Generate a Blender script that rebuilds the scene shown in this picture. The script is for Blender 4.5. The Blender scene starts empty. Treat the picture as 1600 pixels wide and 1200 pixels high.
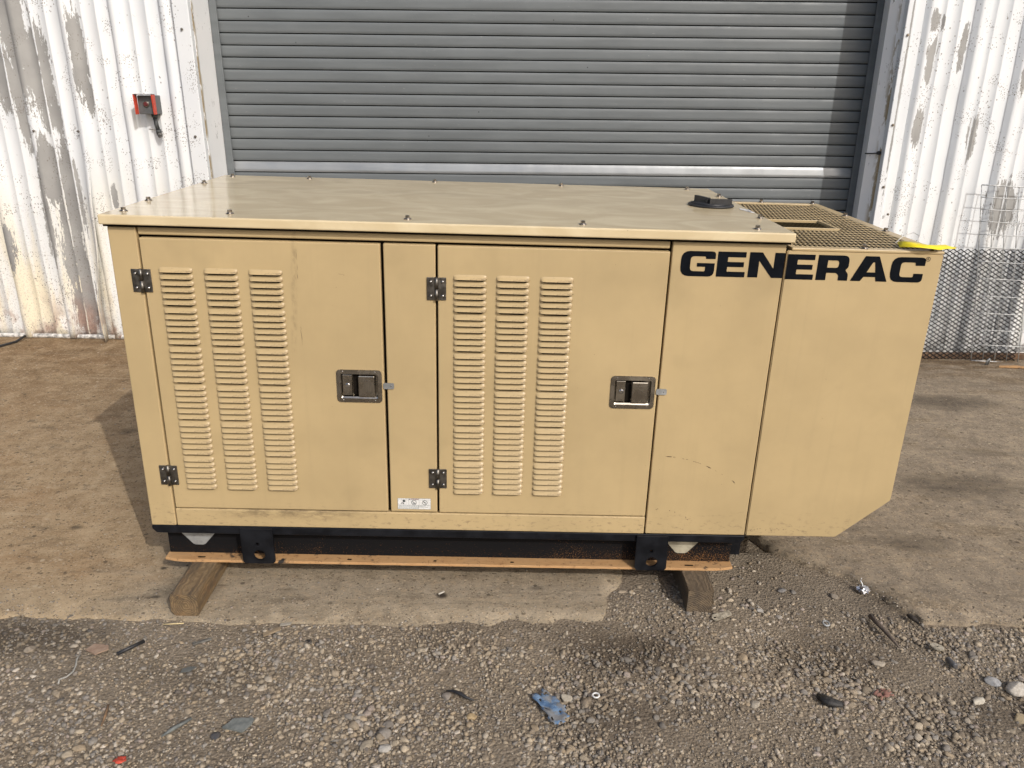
import bpy, bmesh, math, random
import numpy as np
from mathutils import Vector, Matrix, noise as mnoise
from mathutils.geometry import delaunay_2d_cdt

random.seed(7)
rng = np.random.default_rng(7)
S = bpy.context.scene
C = S.collection
PI = math.pi

# ------------------------------------------------------------ camera
cd = bpy.data.cameras.new('camera')
cam = bpy.data.objects.new('camera', cd); C.objects.link(cam)
cr = Vector((0.999936, 0.004682, 0.010292)); cu = Vector((-0.011278, 0.348087, 0.937394)); cf = Vector((-0.000806, 0.937451, -0.348117))
m = Matrix((cr, cu, -cf)).transposed().to_4x4(); m.translation = Vector((1.1092, -2.0914, 1.4445))
cam.matrix_world = m
cd.sensor_fit = 'HORIZONTAL'; cd.sensor_width = 36.0; cd.lens = 1240.18/1600*36
cd.shift_x = -11.44/1600; cd.shift_y = -0.77/1600
cd.clip_start = 0.05; cd.clip_end = 500
S.camera = cam

# ------------------------------------------------------------ light
w = bpy.data.worlds.new('World'); S.world = w; w.use_nodes = True
wn = w.node_tree
bg = wn.nodes['Background']
sky = wn.nodes.new('ShaderNodeTexSky'); sky.sky_type = 'NISHITA'; sky.sun_disc = False
SUN = Vector((0.76, -1.13, 1.0)).normalized()
sky.sun_elevation = math.asin(SUN.z); sky.sun_rotation = math.atan2(SUN.x, SUN.y)
sky.air_density = 1.0; sky.dust_density = 3.5; sky.ozone_density = 1.0; sky.altitude = 0
wn.links.new(sky.outputs[0], bg.inputs[0]); bg.inputs[1].default_value = 0.15
sl = bpy.data.lights.new('sun', 'SUN'); sl.energy = 2.35; sl.angle = math.radians(0.5); sl.color = (1.0, 0.97, 0.925)
so = bpy.data.objects.new('sun', sl); C.objects.link(so); so.location = (6, -9, 8)
so.rotation_euler = (-SUN).to_track_quat('-Z', 'Y').to_euler()
S.view_settings.view_transform = 'Standard'; S.view_settings.look = 'None'
S.view_settings.exposure = 0.0; S.view_settings.gamma = 1.0; S.view_settings.use_curve_mapping = False

# ------------------------------------------------------------ helpers
def thing(name, label, cat, group=None, loc=(0, 0, 0), mw=None):
    o = bpy.data.objects.new(name, None); C.objects.link(o); o.empty_display_size = .1
    if mw is not None: o.matrix_world = mw
    else: o.location = loc
    o['label'] = label; o['category'] = cat
    if group: o['group'] = group
    return o
def tag(o, label, cat, group=None):
    o['label'] = label; o['category'] = cat
    if group: o['group'] = group
    return o
def link(name, me, parent=None, loc=None, rot=None):
    o = bpy.data.objects.new(name, me); C.objects.link(o)
    if parent: o.parent = parent
    if loc is not None: o.location = loc
    if rot is not None: o.rotation_euler = rot
    return o

class MB:
    """collects faces for one mesh"""
    def __init__(s): s.b = bmesh.new(); s.mi = 0
    def _fin(s, faces, smooth=False):
        for f in faces:
            f.material_index = s.mi; f.smooth = smooth
    def box(s, x0, x1, y0, y1, z0, z1, bev=0.0, seg=2, M=None):
        t = bmesh.new()
        bmesh.ops.create_cube(t, size=1)
        for v in t.verts:
            v.co = Vector(((x0+x1)/2+v.co.x*(x1-x0), (y0+y1)/2+v.co.y*(y1-y0), (z0+z1)/2+v.co.z*(z1-z0)))
        if bev > 0: bmesh.ops.bevel(t, geom=t.edges[:], offset=bev, segments=seg, affect='EDGES', profile=.5)
        s.add(t, M); return s
    def add(s, t, M=None, smooth=None):
        mp = {}
        for v in t.verts: mp[v] = s.b.verts.new(M @ v.co if M else v.co)
        for f in t.faces:
            try: nf = s.b.faces.new([mp[v] for v in f.verts])
            except ValueError: continue
            nf.material_index = s.mi; nf.smooth = f.smooth if smooth is None else smooth
        t.free()
    def cyl(s, c, axis, r, h, n=16, r2=None, bev=0, smooth=True):
        """cylinder from c along axis with height h"""
        t = bmesh.new()
        bmesh.ops.create_cone(t, cap_ends=True, segments=n, radius1=r, radius2=r if r2 is None else r2, depth=h)
        if bev: bmesh.ops.bevel(t, geom=[e for e in t.edges if len(e.link_faces) == 2 and any(len(f.verts) > 4 for f in e.link_faces)], offset=bev, segments=2, affect='EDGES')
        ax = Vector(axis).normalized()
        q = Vector((0, 0, 1)).rotation_difference(ax).to_matrix().to_4x4()
        M = Matrix.Translation(Vector(c)+ax*h/2) @ q
        for f in t.faces: f.smooth = smooth and len(f.verts) == 4
        s.add(t, M); return s
    def tube(s, pts, r, n=8, taper=None, closed=False):
        pts = [Vector(p) for p in pts]; rings = []
        up = Vector((0.13, 0.31, .94)).normalized()
        for i, p in enumerate(pts):
            if closed: d = pts[(i+1) % len(pts)]-pts[i-1]
            else: d = pts[min(i+1, len(pts)-1)]-pts[max(i-1, 0)]
            d.normalize()
            a = d.cross(up)
            if a.length < 1e-3: a = d.cross(Vector((1, 0, 0)))
            a.normalize(); b = d.cross(a)
            rr = r if taper is None else r*taper[i]
            rings.append([s.b.verts.new(p+(a*math.cos(2*PI*k/n)+b*math.sin(2*PI*k/n))*rr) for k in range(n)])
        fs = []
        rng_ = range(len(pts)) if closed else range(len(pts)-1)
        for i in rng_:
            A, B = rings[i], rings[(i+1) % len(pts)]
            for k in range(n): fs.append(s.b.faces.new([A[k], A[(k+1) % n], B[(k+1) % n], B[k]]))
        s._fin(fs, True)
        if not closed: s._fin([s.b.faces.new(rings[0][::-1]), s.b.faces.new(rings[-1])])
        return s
    def poly(s, pts, ext=None):
        """polygon, extruded by vector ext"""
        v = [s.b.verts.new(p) for p in pts]
        fs = [s.b.faces.new(v)]
        if ext is not None:
            e = Vector(ext); w_ = [s.b.verts.new(Vector(p)+e) for p in pts]
            fs.append(s.b.faces.new(w_[::-1]))
            for i in range(len(v)):
                j = (i+1) % len(v); fs.append(s.b.faces.new([v[j], v[i], w_[i], w_[j]]))
        s._fin(fs); return s
    def mesh(s, name, *mats):
        bmesh.ops.recalc_face_normals(s.b, faces=s.b.faces[:])
        me = bpy.data.meshes.new(name); s.b.to_mesh(me); s.b.free()
        for m_ in mats: me.materials.append(m_)
        return me
    def obj(s, name, mat, parent=None, **k):
        mats = mat if isinstance(mat, (list, tuple)) else [mat]
        return link(name, s.mesh(name, *mats), parent, **k)

def npmesh(name, V, F, mats, cols=None, smooth=False):
    """V (n,3), F (m,3 or 4) arrays"""
    me = bpy.data.meshes.new(name)
    k = F.shape[1]
    me.vertices.add(len(V)); me.vertices.foreach_set('co', V.astype(np.float32).ravel())
    me.loops.add(F.size); me.loops.foreach_set('vertex_index', F.astype(np.int32).ravel())
    me.polygons.add(len(F)); me.polygons.foreach_set('loop_start', np.arange(0, F.size, k, dtype=np.int32))
    if smooth: me.polygons.foreach_set('use_smooth', np.ones(len(F), dtype=bool))
    for m_ in mats: me.materials.append(m_)
    if cols is not None:
        a = me.color_attributes.new('tint', 'FLOAT_COLOR', 'POINT'); a.data.foreach_set('color', cols.astype(np.float32).ravel())
    me.update(calc_edges=True); me.validate()
    return me

# ---- node materials
class NT:
    def __init__(s, name):
        s.m = bpy.data.materials.new(name); s.m.use_nodes = True
        s.t = s.m.node_tree; s.p = s.t.nodes['Principled BSDF']
        s.tc = s.t.nodes.new('ShaderNodeTexCoord'); s.geo = s.t.nodes.new('ShaderNodeNewGeometry')
    @property
    def O(s): return s.tc.outputs['Object']
    @property
    def P(s): return s.geo.outputs['Position']
    def L(s, a, b):
        if hasattr(a, 'is_output'): s.t.links.new(a, b)
        elif isinstance(a, (tuple, list)) and len(a) == 3 and b.type == 'RGBA': b.default_value = (*a, 1)
        else: b.default_value = a
    def map(s, vec, sc=(1, 1, 1), loc=(0, 0, 0), rot=(0, 0, 0)):
        n = s.t.nodes.new('ShaderNodeMapping'); s.L(vec, n.inputs[0]); n.inputs[1].default_value = loc; n.inputs[2].default_value = rot; n.inputs[3].default_value = sc
        return n.outputs[0]
    def noise(s, vec, scale=5, detail=4, rough=.5, dist=0, color=False):
        n = s.t.nodes.new('ShaderNodeTexNoise'); s.L(vec, n.inputs['Vector']); n.inputs['Scale'].default_value = scale
        n.inputs['Detail'].default_value = detail; n.inputs['Roughness'].default_value = rough; n.inputs['Distortion'].default_value = dist
        return n.outputs[1 if color else 0]
    def vor(s, vec, scale=5, feature='F1', out=0, rand=1.0):
        n = s.t.nodes.new('ShaderNodeTexVoronoi'); n.feature = feature; s.L(vec, n.inputs['Vector']); n.inputs['Scale'].default_value = scale
        n.inputs['Randomness'].default_value = rand
        return n.outputs[out]
    def math(s, op, a, b=0.0, c=0.0, clamp=False):
        n = s.t.nodes.new('ShaderNodeMath'); n.operation = op; n.use_clamp = clamp
        for i, v in enumerate((a, b, c)): s.L(v, n.inputs[i])
        return n.outputs[0]
    def step(s, v, a, b, o0=0.0, o1=1.0):
        n = s.t.nodes.new('ShaderNodeMapRange'); n.interpolation_type = 'SMOOTHSTEP'; n.clamp = True
        s.L(v, n.inputs[0]); n.inputs[1].default_value = a; n.inputs[2].default_value = b; n.inputs[3].default_value = o0; n.inputs[4].default_value = o1
        return n.outputs[0]
    def mix(s, f, a, b, mode='MIX'):
        n = s.t.nodes.new('ShaderNodeMix'); n.data_type = 'RGBA'; n.blend_type = mode; n.clamp_factor = True
        s.L(f, n.inputs[0]); s.L(a, n.inputs[6]); s.L(b, n.inputs[7]); return n.outputs[2]
    def xyz(s, vec):
        n = s.t.nodes.new('ShaderNodeSeparateXYZ'); s.L(vec, n.inputs[0]); return n.outputs
    def ramp(s, f, stops):
        n = s.t.nodes.new('ShaderNodeValToRGB'); s.L(f, n.inputs[0]); r = n.color_ramp
        while len(r.elements) < len(stops): r.elements.new(.5)
        for e, (p, c) in zip(r.elements, stops): e.position = p; e.color = (*c, 1)
        return n.outputs[0]
    def vm(s, op, a, b):
        n = s.t.nodes.new('ShaderNodeVectorMath'); n.operation = op; s.L(a, n.inputs[0]); s.L(b, n.inputs[1])
        return n.outputs['Value'] if op in ('LENGTH', 'DISTANCE', 'DOT_PRODUCT') else n.outputs[0]
    def attr(s, name):
        n = s.t.nodes.new('ShaderNodeAttribute'); n.attribute_name = name; return n.outputs[0]
    def bump(s, h, strength=.3, dist=.01, prev=None):
        n = s.t.nodes.new('ShaderNodeBump'); n.inputs['Strength'].default_value = strength; n.inputs['Distance'].default_value = dist
        s.L(h, n.inputs['Height'])
        if prev is not None: s.L(prev, n.inputs['Normal'])
        return n.outputs[0]
    def out(s, col=None, rough=None, metal=None, normal=None, **k):
        if col is not None: s.L(col, s.p.inputs['Base Color'])
        if rough is not None: s.L(rough, s.p.inputs['Roughness'])
        if metal is not None: s.L(metal, s.p.inputs['Metallic'])
        if normal is not None: s.L(normal, s.p.inputs['Normal'])
        for a, v in k.items(): s.L(v, s.p.inputs[a.replace('_', ' ')])
        return s.m

def simple(name, col, rough=.5, metal=0.0, var=.12, scale=30, bump=0.0, spec=.5):
    t = NT(name)
    n = t.noise(t.O, scale, 5, .6)
    c2 = tuple(max(0, c*(1-var*2)) for c in col)
    c = t.mix(t.step(n, .35, .65), c2, tuple(c_*(1+var*.6) for c_ in col))
    r = t.step(n, .3, .7, max(.02, rough-.07), min(1, rough+.08))
    return t.out(c, r, metal, t.bump(n, bump, .002) if bump else None, Specular_IOR_Level=spec)

TAN = (0.468, 0.352, 0.186)
def paint(name, rough, coat, wave, dirt=True):
    t = NT(name)
    n1 = t.noise(t.O, 2.2, 5, .6); n2 = t.noise(t.O, 14, 6, .65)
    c = t.mix(t.step(n1, .3, .7), tuple(v*.90 for v in TAN), tuple(v*1.05 for v in TAN))
    c = t.mix(t.step(n2, .45, .8, 0, .12), c, (.40, .29, .14))
    x = t.xyz(t.O)
    # grime, speckled, thick along the lower edge of the body
    low = t.step(x[2], .215, .31, 1, 0)
    gr = t.math('MULTIPLY', t.step(t.noise(t.map(t.O, (18, 18, 40)), 2.2, 8, .72), .52, .68), low)
    c = t.mix(t.math('MULTIPLY', gr, .62), c, (.15, .105, .06))
    if dirt:
        # vertical drip and scuff on the door with grime from the roof bolt
        d = t.math('ABSOLUTE', t.math('SUBTRACT', t.math('ADD', x[0], t.math('MULTIPLY', t.math('SUBTRACT', x[2], 1.07), -.07)), .487))
        st = t.math('MULTIPLY', t.step(d, .001, .012, 1, 0), t.math('MULTIPLY', t.step(x[2], .74, .80), t.step(x[2], 1.03, 1.08, 1, .8)))
        st = t.math('MULTIPLY', st, t.step(t.noise(t.map(t.O, (50, 1, 22)), 1.6, 5, .7), .38, .68))
        c = t.mix(t.math('MULTIPLY', st, .42), c, (.16, .115, .06))
        # faint rain runs
        rr = t.noise(t.map(t.O, (38, 38, 1.6)), 1.0, 5, .6)
        c = t.mix(t.step(rr, .52, .74, 0, .11), c, (.31, .24, .13))
        # soot smudges
        sm = t.noise(t.O, 5.5, 3, .5)
        c = t.mix(t.step(sm, .54, .74, 0, .22), c, (.29, .22, .115))
    sg = t.math('MULTIPLY', t.math('MULTIPLY', t.step(x[2], .218, .252), t.step(x[2], .2578, .259, 1, 0)), t.math('MULTIPLY', t.step(x[0], .12, .35), t.step(x[0], .72, .5)))
    sg = t.math('MULTIPLY', sg, t.step(t.noise(t.map(t.O, (9, 9, 30)), 2.0, 7, .75), .40, .60))
    c = t.mix(t.math('MULTIPLY', sg, .62), c, (.11, .08, .045))
    # pin specks
    sp = t.vor(t.O, 42)
    c = t.mix(t.math('MULTIPLY', t.step(sp, .018, .045, 1, 0), t.step(t.noise(t.O, 9, 2), .56, .62)), c, (.13, .085, .045))
    h = t.noise(t.map(t.O, (1, 1, 1)), 2.6, 2, .4)
    nb = t.bump(h, wave, .03)
    nb = t.bump(t.noise(t.O, 260, 2, .5), .035, .001, nb)
    ro = t.math('ADD', t.step(n2, .3, .75, rough-.04, rough+.1), t.math('MULTIPLY', gr, .25))
    return t.out(c, ro, 0.0, nb, Coat_Weight=coat, Coat_Roughness=.12)
M_PAINT = paint('beige_paint', .42, .12, .10)
M_LOUV = paint('beige_louver_paint', .42, .12, .0, dirt=False)

def roof_mat():
    t = NT('glossy_roof_paint')
    n1 = t.noise(t.O, 3.2, 6, .6); n2 = t.noise(t.map(t.O, (2, 3.4, 3)), 2.2, 5, .6, 1.0)
    c = t.mix(t.step(n1, .3, .7), tuple(v*.93 for v in TAN), tuple(v*1.02 for v in TAN))
    c = t.mix(t.step(n2, .35, .70, .45, .80), c, (.76, .645, .43))       # dried dust film
    sp = t.vor(t.O, 30)
    c = t.mix(t.math('MULTIPLY', t.step(sp, .015, .04, 1, 0), t.step(t.noise(t.O, 6, 2), .55, .6)), c, (.12, .08, .04))
    nb = t.bump(t.noise(t.map(t.O, (1.0, 1.5, 1)), 1.7, 1, .4, .3), .10, .03)
    ro = t.step(n2, .35, .75, .09, .17)
    return t.out(c, ro, 0.0, nb, Specular_IOR_Level=.55)
M_ROOF = roof_mat()
M_BLACK = simple('black_enamel', (.009, .010, .013), .42, 0, .2, 20, spec=.22)
M_RUBBER = simple('black_plastic', (.022, .022, .024), .5, 0, .2, 60)
M_DARK = simple('dark_void_and_shade', (.012, .010, .008), .9, spec=0.02)
M_LETTER = simple('black_vinyl', (.0055, .007, .010), .55, spec=.05)

def rail_mat():
    t = NT('black_rail_with_rust_specks')
    x = t.xyz(t.O)
    sp = t.noise(t.O, 330, 3, .75)
    reg = t.math('ADD', t.step(x[0], 1.0, 1.75, 0, .075), t.math('ADD', t.step(x[2], .09, .13, .05, 0), t.step(t.noise(t.O, 7, 3), .5, .75, 0, .05)))
    f = t.step(t.math('ADD', sp, reg), .68, .73)
    c = t.mix(f, (.007, .007, .008), (.26, .125, .045))
    return t.out(c, .75, Specular_IOR_Level=.12)
M_RAIL = rail_mat()
def flange_mat():
    t = NT('surface_rust_flange')
    n = t.noise(t.map(t.O, (1, 4, 1)), 12, 7, .7); n2 = t.noise(t.O, 70, 6, .7)
    x = t.xyz(t.O)
    c = t.ramp(n, [(.25, (.32, .165, .065)), (.5, (.44, .255, .11)), (.75, (.33, .20, .10))])
    c = t.mix(t.step(n2, .55, .68, 0, .7), c, (.12, .055, .025))
    dk = t.math('MULTIPLY', t.step(t.noise(t.O, 22, 5, .6), .56, .66), t.step(t.noise(t.O, 5, 2), .5, .6))
    c = t.mix(dk, c, (.02, .017, .015))
    return t.out(c, .8, 0, t.bump(n2, .3, .002))
M_FLANGE = flange_mat()
M_GALV = simple('galvanised_plate', (.33, .34, .34), .5, .35, .15, 25, .05)
M_DULL = simple('dusty_galvanised_plate', (.40, .37, .28), .65, .1, .15, 25, .05)
M_STEEL = simple('stainless_plate', (.42, .385, .33), .27, 1.0, .04, 25)
M_HINGE = simple('dull_steel_hinge', (.20, .185, .165), .42, 1.0, .2, 60)
M_CHROME = simple('bright_screw', (.62, .61, .6), .16, 1.0, .1, 60)
M_BOLT = simple('zinc_bolt', (.38, .34, .30), .3, 1.0, .25, 90)
M_GRILLE = paint('grille_paint', .5, .05, .0, dirt=False)

# ------------------------------------------------------------ ground level
def sst(a, b, x):
    t = np.clip((x-a)/(b-a), 0, 1); return t*t*(3-2*t)
def gh(x, y):
    t = sst(.2, 2.4, y)
    xx = np.clip(x, -4, 5)
    return (-.0191*(1-t)-.0079*t)*xx-.008*t
def drop(x):
    return .0052+.013*sst(1.62, 1.9, x)*(1-sst(2.5, 2.8, x))
def GH(x, y): return float(gh(np.float64(x), np.float64(y)))

# materials of the ground
def gravel_ground_mat():
    t = NT('gravel_fines')
    n = t.noise(t.P, 2.3, 6, .65); n2 = t.noise(t.P, 95, 6, .75); v = t.vor(t.P, 130, out=1); vd = t.vor(t.P, 130)
    c = t.ramp(n, [(.3, (.130, .101, .071)), (.5, (.222, .178, .126)), (.72, (.292, .238, .172))])
    c = t.mix(.45, c, t.mix(t.step(n2, .3, .7), (.07, .053, .038), (.26, .215, .16)))
    c = t.mix(.32, c, t.mix(t.xyz(v)[0], (.08, .066, .05), (.32, .27, .21)))
    # oil-dark patches
    for (px, py, rx, ry, k) in [(1.40, -.26, .26, .13, .75), (-.28, -.27, .32, .11, .8), (2.42, -.46, .28, .12, .6), (2.0, -.24, .28, .11, .45), (1.36, -.5, .22, .10, .45), (.32, -.42, .2, .09, .4), (2.33, -.0, .25, .1, .4)]:
        d = t.vm('LENGTH', t.vm('DIVIDE', t.vm('SUBTRACT', t.P, (px, py, 0)), (rx, ry, 1)), (0, 0, 0))
        f = t.step(t.math('ADD', d, t.math('MULTIPLY', t.noise(t.P, 12, 4, .6), .9)), .75, 1.5, k, 0)
        c = t.mix(t.math('MULTIPLY', f, .8), c, (.050, .037, .026))
    h = t.math('ADD', t.math('MULTIPLY', n2, .6), t.math('MULTIPLY', vd, -.8))
    return t.out(c, .95, 0, t.bump(h, .85, .006), Specular_IOR_Level=.2)
def slab_mat():
    t = NT('dusty_concrete')
    x = t.xyz(t.P)
    n = t.noise(t.P, 1.7, 7, .62); n1 = t.noise(t.map(t.P, (1.0, 2.6, 1), rot=(0, 0, .35)), 3.2, 8, .7, .6); n2 = t.noise(t.P, 42, 7, .78); n3 = t.noise(t.P, 120, 5, .8)
    nm = t.noise(t.P, 12, 6, .7)
    c = t.ramp(nm, [(0.3, (0.243, 0.167, 0.093)), (0.5, (0.346, 0.248, 0.145)), (0.7, (0.443, 0.333, 0.207))])          # tan dust, left
    g2 = t.ramp(nm, [(0.3, (0.224, 0.181, 0.127)), (0.5, (0.289, 0.239, 0.17)), (0.7, (0.353, 0.295, 0.216))])         # cleaner strip under the machine
    g = t.ramp(nm, [(0.3, (0.174, 0.141, 0.103)), (0.5, (0.244, 0.199, 0.146)), (0.7, (0.341, 0.275, 0.191))])          # greyer, right
    xx = t.math('ADD', x[0], t.math('MULTIPLY', t.math('SUBTRACT', n1, .5), .8))
    c = t.mix(t.step(t.noise(t.map(t.P, (1, 1.5, 1), loc=(1, 9, 0)), 2.6, 6, .65), .48, .66, 0, .55), c, (.275, .170, .085))
    c = t.mix(t.step(x[1], .05, -.16, 0, .5), c, (.37, .30, .20))
    c = t.mix(t.step(xx, -.25, .2), c, g2)
    c = t.mix(t.step(xx, 1.5, 2.3), c, g)
    c = t.mix(t.math('MULTIPLY', t.step(n1, .50, .66), t.step(x[0], 1.8, 2.3, .0, .75)), c, (.285, .225, .150))
    # rusty brown dirt by the wall
    rb = t.math('MULTIPLY', t.step(x[1], .6, 2.2), t.step(x[0], .2, -.6))
    c = t.mix(t.math('MULTIPLY', rb, t.step(t.noise(t.P, 7, 7, .7), .36, .60, .2, .85)), c, (.165, .098, .046))
    rb2 = t.math('MULTIPLY', t.step(x[1], 1.7, 2.4), t.step(x[0], 2.6, 3.6))
    c = t.mix(t.math('MULTIPLY', rb2, t.step(n1, .4, .6)), c, (.12, .078, .042))
    c = t.mix(t.step(n1, .54, .70, 0, .55), c, (.095, .072, .050))
    c = t.mix(t.step(t.noise(t.map(t.P, (1, 1.8, 1)), 8, 7, .75), .58, .68, 0, .55), c, (.085, .064, .045))
    c = t.mix(t.step(t.noise(t.map(t.P, (1, 1.6, 1), loc=(3, 5, 0)), 20, 5, .7), .63, .69, 0, .6), c, (.07, .053, .04))
    c = t.mix(t.step(n2, .50, .66, 0, .5), c, (.40, .30, .19))
    c = t.mix(t.step(n2, .44, .30, 0, .65), c, (.075, .053, .034))
    c = t.mix(t.step(n3, .54, .70, 0, .6), c, (.44, .35, .235))
    c = t.mix(t.step(n3, .44, .28, 0, .65), c, (.06, .044, .03))
    # embedded grit and pits
    for sc, thl, thd in ((190, .86, .13), (105, .925, .07), (55, .965, .04)):
        vc = t.xyz(t.vor(t.P, sc, out=1)); vd = t.vor(t.P, sc)
        blob = t.step(vd, .30, .48, 1, 0)
        c = t.mix(t.math('MULTIPLY', t.math('MULTIPLY', t.step(vc[0], thl, thl+.03), blob), .62), c, (.45, .365, .255))
        c = t.mix(t.math('MULTIPLY', t.math('MULTIPLY', t.step(vc[0], thd-.03, thd, 1, 0), blob), .68), c, (.06, .045, .032))
    # drag marks
    w1 = t.noise(t.map(t.P, (.9, 22, 1), rot=(0, 0, .62)), 1.0, 5, .65)
    c = t.mix(t.math('MULTIPLY', t.step(w1, .57, .68), t.step(n, .42, .6, .05, .40)), c, (.42, .335, .225))
    w2 = t.noise(t.map(t.P, (1.1, 9, 1), rot=(0, 0, .50), loc=(7, 2, 0)), 1.0, 5, .65)
    c = t.mix(t.math('MULTIPLY', t.step(w2, .55, .70, 0, .5), t.step(x[0], 1.9, 2.4)), c, (.11, .09, .068))
    # black stains
    for (px, py, rx, ry, k) in [(.877, -.035, .022, .018, .95), (1.17, .02, .03, .018, .5), (.10, -.04, .12, .08, .45), (-.02, .07, .012, .010, .8), (-.42, .30, .03, .02, .6), (-.05, .62, .16, .12, .45), (.02, -.08, .018, .012, .7), (-.62, 1.12, .05, .05, .4), (2.9, .8, .35, .16, .45), (3.3, 1.7, .3, .14, .5), (2.5, .35, .22, .08, .4), (-.9, .2, .05, .03, .5), (-1.0, .75, .07, .03, .5)]:
        d = t.vm('LENGTH', t.vm('DIVIDE', t.vm('SUBTRACT', t.P, (px, py, 0)), (rx, ry, 1)), (0, 0, 0))
        f = t.step(t.math('ADD', d, t.math('MULTIPLY', t.noise(t.P, 14, 4, .6), .8)), .7, 1.5, k, 0)
        c = t.mix(f, c, (.035, .028, .022))
    h = t.math('ADD', t.math('MULTIPLY', n2, .8), t.math('MULTIPLY', n3, .6))
    nb = t.bump(h, .75, .006); nb = t.bump(n1, .3, .03, nb)
    return t.out(c, .92, 0, nb, Specular_IOR_Level=.2)
M_FINES = gravel_ground_mat(); M_SLAB = slab_mat()

# gravel yard: one sheet to the horizon, fine near the machine
def grid_axis(lo, hi, step, far):
    core = list(np.arange(lo, hi+1e-6, step)); out = []
    d = step; x = lo
    while x > -far: d *= 1.5; x -= d; out.append(x)
    out = out[::-1]+core; d = step; x = hi
    while x < far: d *= 1.5; x += d; out.append(x)
    return np.array(out)
gx = grid_axis(-1.6, 4.2, .035, 60); gy = grid_axis(-1.6, 2.7, .035, 60)
X, Y = np.meshgrid(gx, gy, indexing='ij')
Z = gh(X, Y)-drop(X)-.0003
nz = np.array([[mnoise.fractal(Vector((a*5, b*5, 0)), 1, 2, 4) for b in gy] for a in gx])
Z = Z+nz*.0045-np.where(Y > .3, .02, 0)
V = np.stack([X, Y, Z], -1).reshape(-1, 3)
I = np.arange(len(gx)*len(gy)).reshape(len(gx), len(gy))
F = np.stack([I[:-1, :-1], I[1:, :-1], I[1:, 1:], I[:-1, 1:]], -1).reshape(-1, 4)
o = link('gravel_ground', npmesh('gravel_ground', V, F, [M_FINES], smooth=True)); o['kind'] = 'structure'

# concrete apron: broken edge, notch of dirt under the right end of the machine
def rough_line(a, b, amp, n):
    a = np.array(a); b = np.array(b); d = b-a; nrm = np.array([-d[1], d[0]])/np.linalg.norm(d)
    out = []
    for i in range(n):
        t = i/n; p = a+d*t
        k = mnoise.fractal(Vector((p[0]*7, p[1]*7, 3.1)), .9, 2, 5)*amp*(min(t, 1-t)*6 if min(t, 1-t) < .16 else 1)
        out.append(tuple(p+nrm*k))
    return out
def slab(name, outline):
    n = len(outline)
    pts = [Vector(p) for p in outline]
    xs = [p[0] for p in outline]; ys = [p[1] for p in outline]
    for a in np.arange(max(min(xs), -2.2)+.05, min(max(xs), 5), .09):
        for b in np.arange(min(ys)+.05, 2.7, .09): pts.append(Vector((a+random.uniform(-.01, .01), b)))
    vs, es, fs, *_ = delaunay_2d_cdt(pts, [(i, (i+1) % n) for i in range(n)], [], 1, 1e-5)
    bm = bmesh.new()
    bv = [bm.verts.new((v.x, v.y, GH(v.x, v.y)+.0012*mnoise.noise(Vector((v.x*6, v.y*6, 1))))) for v in vs]
    for f in fs:
        try: bm.faces.new([bv[i] for i in f]).smooth = True
        except ValueError: pass
    bmesh.ops.recalc_face_normals(bm, faces=bm.faces[:])
    if sum(f.normal.z for f in bm.faces) < 0: bmesh.ops.reverse_faces(bm, faces=bm.faces[:])
    edge = [e for e in bm.edges if len(e.link_faces) == 1]
    r = bmesh.ops.extrude_edge_only(bm, edges=edge)
    for v in [g for g in r['geom'] if isinstance(g, bmesh.types.BMVert)]:
        v.co.z -= .07
    me = bpy.data.meshes.new(name); bm.to_mesh(me); bm.free(); me.materials.append(M_SLAB)
    o = link(name, me); o['kind'] = 'structure'; return o
ol = rough_line((-9, -.20), (-1.5, -.20), .03, 20)+rough_line((-1.5, -.20), (.55, -.185), .022, 90)+rough_line((.55, -.185), (1.36, -.13), .035, 60)+rough_line((1.36, -.13), (1.50, .30), .03, 30)+rough_line((1.50, .30), (1.75, .75), .03, 20)
ol2 = rough_line((1.75, .75), (2.003, .29), .012, 24)+rough_line((2.003, .29), (2.19, .15), .012, 16)+rough_line((2.19, .15), (2.335, -.09), .014, 22)+rough_line((2.335, -.09), (2.75, -.10), .03, 34)+rough_line((2.75, -.10), (9, -.15), .04, 60)
slab('concrete_apron', ol+ol2+[(9, 2.85), (-9, 2.85)])

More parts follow.
